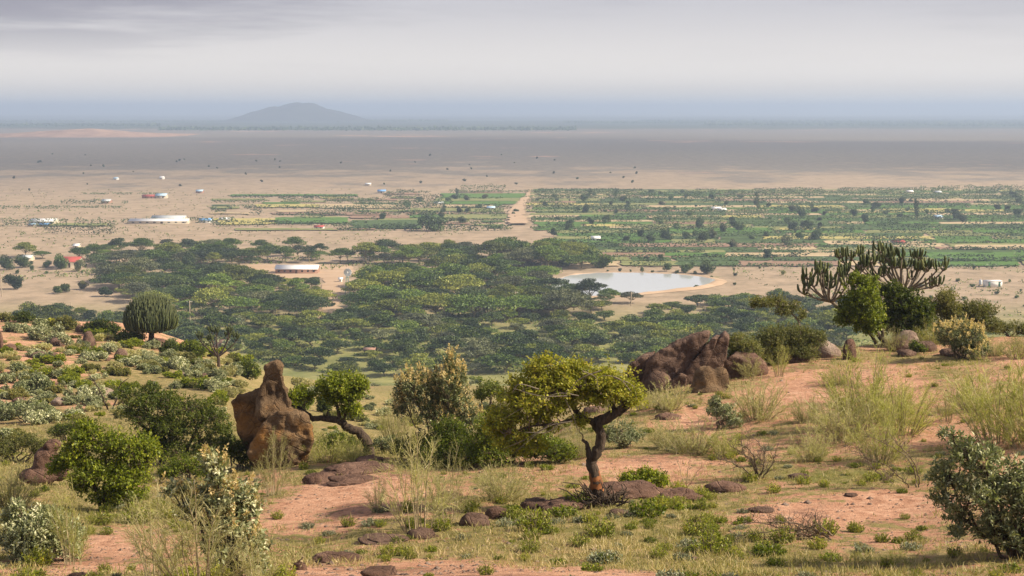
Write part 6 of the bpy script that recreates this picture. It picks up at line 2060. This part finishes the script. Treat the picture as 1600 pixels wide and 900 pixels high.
for a in [(938, 838, 56, 'herb', 'yellow green herb in front of the leaning tree'), (1108, 862, 74, 'herb', 'large yellow green herb clump at bottom right of centre'), (1085, 835, 46, 'herb', 'yellow green herb behind the large clump'), (832, 828, 70, 'herb', 'wide yellow green herb left of the leaning tree'), (800, 812, 40, 'herb', 'yellow green herb beside the dark pointed stone'),
          (826, 862, 40, 'herb', 'brownish herb at the bottom centre'), (760, 882, 34, 'herb', 'small bright herb near the bottom edge left of centre'), (545, 822, 30, 'herb', 'small yellow herb on pink soil left of centre'), (640, 868, 28, 'herb', 'small herb below the flat topped stone'), (140, 898, 50, 'herb', 'yellow green herb at the bottom left edge'),
          (60, 862, 60, 'herb', 'yellow green herbs below the pale silver shrub'), (1225, 845, 50, 'herb', 'green herb beside the fallen branch'), (885, 806, 50, 'green', 'low green herb at the left of the trunk'), (1010, 804, 70, 'green', 'low green mat of herbs right of the trunk'), (1030, 796, 40, 'herb', 'yellow green herb above the low green mat'),
          (1290, 832, 50, 'herb', 'yellow green herb at the thick end of the fallen branch'), (945, 874, 60, 'cushion', 'grey cushion plant right of the bottom centre'), (892, 896, 40, 'cushion', 'round grey cushion plant at the bottom edge'), (1048, 898, 60, 'cushion', 'large grey cushion plant at the bottom edge'), (1080, 895, 40, 'green', 'dark green cushion beside the large grey one'),
          (1140, 890, 36, 'cushion', 'bluish small cushion plant right of the large grey one'), (1078, 856, 50, 'cushion', 'pale cushion under the large yellow green herb'), (1200, 864, 60, 'green', 'dark low herb below the fallen branch'), (1350, 860, 36, 'cushion', 'grey cushion left of the bottom right shrub'), (1290, 895, 40, 'cushion', 'grey cushion at the bottom edge near the right'),
          (1335, 830, 24, 'herb', 'tiny yellow herb on the pale track at right'), (1172, 752, 30, 'herb', 'yellow green herb under the dry shrub'), (1208, 770, 30, 'herb', 'yellow herb right of the dry shrub'), (1360, 752, 30, 'herb', 'yellow flowered herb below the arching dry branches'), (1110, 780, 26, 'herb', 'small herb left of the jagged low rock'),
          (1080, 795, 24, 'green', 'dark green tuft on the low brown rock'), (735, 800, 40, 'herb', 'herb behind the grey brown stone'), (640, 800, 36, 'herb', 'herb behind the thin stemmed shrub'), (690, 828, 40, 'herb', 'yellow herb right of the thin stemmed shrub foot'), (595, 800, 34, 'cushion', 'grey brown tuft on pink soil'),
          (580, 820, 36, 'cushion', 'grey brown tuft left of the thin stemmed shrub'), (480, 822, 30, 'cushion', 'dry tuft right of the grey shrub'), (500, 840, 24, 'herb', 'small herb right of the dry tuft'), (430, 890, 50, 'herb', 'green herb at the bottom below the grey shrub'), (300, 900, 60, 'herb', 'green herbs under the big broom'), (215, 810, 60, 'herb', 'yellow herbs below the glossy green bush'),
          (160, 815, 40, 'herb', 'yellow herbs at the left foot of the glossy bush'), (905, 790, 60, 'green', 'green herb hiding the brushwood'), (1060, 765, 30, 'herb', 'small herb behind the low brown rock'), (780, 870, 20, 'green', 'tiny green tuft at the bottom centre'), (670, 890, 20, 'green', 'tiny green tuft on orange soil at the bottom')]:
    herb(*a)
rgh = np.random.default_rng(71)
cnt = 0
for _ in range(1500):
    px, py = rgh.uniform(-20, 1620), rgh.uniform(560, 900)
    p = P(px, py)
    if p.y > 62 or float(VEG(np.array([p.x]), np.array([p.y]))[0]) < rgh.uniform(.25, .8):
        continue
    kind = rgh.choice(['herb', 'cushion', 'green'], p=[.5, .2, .3])
    herb(px, py, rgh.uniform(10, 34) * 35 / p.y * .8, kind, {'herb': 'one of the small yellow green herbs sprinkled over the foreground slope', 'cushion': 'one of the small grey tufts sprinkled over the foreground slope', 'green': 'one of the small green tufts sprinkled over the foreground slope'}[kind], {'herb': 'herb', 'cushion': 'grey_tuft', 'green': 'green_tuft'}[kind],
         {'herb': 'small herbs of the foreground slope', 'cushion': 'small grey tufts of the foreground slope', 'green': 'small green tufts of the foreground slope'}[kind])
    cnt += 1
    if cnt >= 520:
        break

# ------------------------------------------------------------------ grass and grit (uncountable)
rgg = np.random.default_rng(99)
n = 80000
th = rgg.uniform(-RAD(22), RAD(22), n)
d = 20 * np.exp(rgg.uniform(0, math.log(70 / 20.), n))
X, Y = np.tan(th) * d, d
keep = (VEG(X, Y) + .35 * fbm(X / .6, Y / .6, 0, 61, 2)) > rgg.uniform(.42, .85, n)
X, Y = X[keep], Y[keep]
Z = G(X, Y)
n = len(X)
b = MB()
for k in range(3):
    dr = rgg.normal(size=(n, 3)) * np.array([.6, .6, .15]) + np.array([0, 0, .8])
    pos = np.stack([X, Y, Z - .01], 1) + rgg.normal(size=(n, 3)) * np.array([.03, .03, 0])
    L = rgg.uniform(.03, .09, n) * (1 + .8 * (Y > 45))
    b.leaves(pos, dr, rgg.normal(size=(n, 3)), L, L * .16 + .004, np.clip(.42 + .35 * fbm(X / 2.2, Y / 2.2, 0, 77, 3) + rgg.normal(0, .15, n), 0, 1))
n = 9000
th = rgg.uniform(-RAD(22), RAD(22), n)
d = 20 * np.exp(rgg.uniform(0, math.log(75 / 20.), n))
X, Y = np.tan(th) * d, d
keep = (VEG(X, Y) + .5 * fbm(X / 1.4, Y / 1.4, 0, 65, 2)) > rgg.uniform(.25, .7, n)
X, Y = np.repeat(X[keep], 12), np.repeat(Y[keep], 12)
n = len(X)
X, Y = X + rgg.normal(0, .06, n), Y + rgg.normal(0, .06, n)
dr = rgg.normal(size=(n, 3)) * np.array([.5, .5, .1]) + np.array([0, 0, .9])
L = rgg.uniform(.07, .20, n)
b.leaves(np.stack([X, Y, G(X, Y) - .01], 1), dr, rgg.normal(size=(n, 3)), L, L * .05 + .004, np.clip(.62 + .3 * fbm(X / 3, Y / 3, 0, 78, 3) + rgg.normal(0, .15, n), 0, 1))
tag(obj('grass', b, M['grass']), 'short patchy grass on the foreground slope', 'grass', kind='stuff')
n = 14000
th = rgg.uniform(-RAD(22), RAD(22), n)
d = 20 * np.exp(rgg.uniform(0, math.log(55 / 20.), n))
X, Y = np.tan(th) * d, d
keep = VEG(X, Y) < rgg.uniform(.2, .75, n)
X, Y = X[keep], Y[keep]
Z = G(X, Y)
n = len(X)
v8 = np.array([(1, 0, 0), (-1, 0, 0), (0, 1, 0), (0, -1, 0), (0, 0, 1), (0, 0, -1)], float)
f8 = np.array([(0, 2, 4), (2, 1, 4), (1, 3, 4), (3, 0, 4), (2, 0, 5), (1, 2, 5), (3, 1, 5), (0, 3, 5)])
sz = rgg.lognormal(-3.85, .5, n)
V = v8[None] * (sz[:, None, None] * rgg.uniform(.6, 1.3, (n, 6, 1))) * np.array([1, 1, .6]) + np.stack([X, Y, Z], 1)[:, None]
b = MB()
b.add(V.reshape(-1, 3), None, (f8[None] + (np.arange(n) * 6)[:, None, None]).reshape(-1, 3))
tag(obj('gravel', b.mesh('gravel', False), M['rockpale']), 'small loose stones on the red soil', 'gravel', kind='stuff')

# ------------------------------------------------------------------ the air
mh, tH, oh = mat('haze')
pv = tH.new('ShaderNodeVolumePrincipled', {'Color': (0.57, 0.72, 1.0), 'Density': 0.00019, 'Anisotropy': 0.1})
tH.set(oh.inputs['Volume'], pv.outputs[0])
b = MB()
b.box((0, 0, 60), (200000, 200000, 158))
hz_o = obj('haze', b.mesh('haze', False), mh)
tag(hz_o, 'thin blue haze over the plain', kind='stuff')

# ------------------------------------------------------------------ each member of a crowd gets a label of its own
ORD = ['', 'second', 'third', 'fourth', 'fifth', 'sixth', 'seventh', 'eighth', 'ninth', 'tenth', 'eleventh', 'twelfth', 'thirteenth', 'fourteenth', 'fifteenth', 'sixteenth', 'seventeenth', 'eighteenth', 'nineteenth', 'twentieth']


def proj(v):
    x, y, z = v.x, v.y, v.z - CZ
    dep = CP * y - SP * z
    return 800 + F * x / dep, 450 - F * (SP * y + CP * z) / dep


def name_crowd(group, phrase, marks):
    cells = {}
    for o in [q for q in COL.objects if q.get('group') == group]:
        px, py = proj(o.location)
        nm, mx, my = min(marks, key=lambda k: math.hypot(k[1] - px, (k[2] - py) * 1.6))
        dx, dy = px - mx, (py - my) * 1.6
        rel = ('right of' if dx > 0 else 'left of') if abs(dx) >= abs(dy) else ('below' if dy > 0 else 'above')
        cells.setdefault((nm, rel), []).append((math.hypot(dx, dy), o))
    for (nm, rel), lst in cells.items():
        lst.sort(key=lambda k: k[0])
        for i_, (_, o) in enumerate(lst):
            od = ORD[i_] if i_ < 20 else ('%dth' % (i_ + 1))
            o['label'] = ('%s nearest %s %s the %s' % (od, phrase, rel, nm)).strip()


WOODM = [('pond', 1000, 445), ('wind pump', 543, 450), ('long brick shed', 463, 425), ('dark stone hut', 577, 557), ('dome shaped euphorbia', 240, 500), ('tilted slab outcrop', 1060, 540), ('red roofed house', 104, 415), ('leaning tree', 870, 560), ('candelabra euphorbia', 1400, 470), ('close pair of poles', 572, 487), ('pole left of the pond', 805, 484), ('monolith', 425, 565), ('big round field tree', 675, 361)]
FARM = [('white tunnels', 1124, 329), ('light blue roofed house', 1468, 342), ('sandy track', 815, 325), ('pond', 1000, 430), ('small white house', 931, 375), ('candelabra euphorbia', 1370, 380), ('tall thin tree', 1432, 345), ('long white shed', 247, 348), ('pale blue roofed house', 251, 308), ('big round field tree', 675, 361), ('blue roofed hut', 596, 302), ('slim tree near the tunnels', 1183, 330), ('left white roofed shed', 65, 350)]
SLOPE = [('stump shaped rock', 138, 540), ('dome shaped euphorbia', 240, 530), ('pale faced boulder', 187, 558), ('monolith', 425, 620), ('umbrella bush', 262, 620), ('glossy green bush', 165, 680), ('pale rock on bare soil', 91, 630), ('bent tree', 545, 640), ('flowering shrub', 690, 620), ('dark stone hut', 577, 557), ('stacked dark rock', 66, 720)]
FORE = [('leaning tree trunk', 935, 780), ('fallen dead branch', 1230, 835), ('dry twig shrub', 1180, 745), ('bottom right shrub', 1540, 800), ('flat topped stone', 660, 838), ('dark rock hump', 590, 878), ('pale silver shrub', 60, 830), ('big bottom left broom', 318, 880), ('bent tree foot', 577, 712), ('monolith foot', 450, 728), ('two humped boulder', 1112, 605), ('tall feathery broom', 1352, 665), ('large yellow herb clump', 1108, 855), ('arching dry branches', 1420, 755), ('large grey cushion', 1048, 895), ('bright green low shrub', 1008, 752), ('dark pointed stone', 775, 806), ('right edge broom', 1562, 690), ('glossy green bush', 165, 780)]
for g_, ph, mk in [('acacias of the back left wood', 'acacia of the back left wood', WOODM), ('acacias of the middle wood', 'acacia of the middle wood', WOODM), ('acacias behind the pond', 'tall acacia behind the pond,', WOODM), ('acacias left of the path', 'flat acacia left of the path,', WOODM),
                   ('acacias left of the pond', 'flat acacia of the dense wood', WOODM), ('thorn trees at the foot of the hill', 'dark thorn tree', WOODM), ('thorn trees below the pond', 'thorn tree of the bush below the pond,', WOODM), ('thorn trees before the long shed', 'low thorn tree before the shed,', WOODM), ('acacias on the near shore of the pond', 'pond shore acacia', WOODM), ('trees among the right hand fields', 'round field tree', FARM), ('bushes of the left pasture', 'small pasture bush', WOODM), ('small trees left of the track', 'small hedge tree', FARM),
                   ('bushes dotted over the plain', 'lone dark plain bush', FARM), ('bushes right of the pond', 'low bush on bare ground', WOODM), ('hedges between the fields', 'low dark field hedge', FARM),
                   ('small herbs of the foreground slope', 'small yellow green herb', FORE), ('small grey tufts of the foreground slope', 'small grey tuft', FORE), ('small green tufts of the foreground slope', 'small green tuft', FORE)]:
    name_crowd(g_, ph, mk)
for k_, (nm, lb) in SNAME.items():
    for pre in ('shrubs of the slope beyond the bent tree, ', 'shrubs of the left hillside, '):
        name_crowd(pre + nm, lb.split(' on the')[0] + (' of the grassy slope' if 'bent' in pre else ' uphill'), SLOPE)
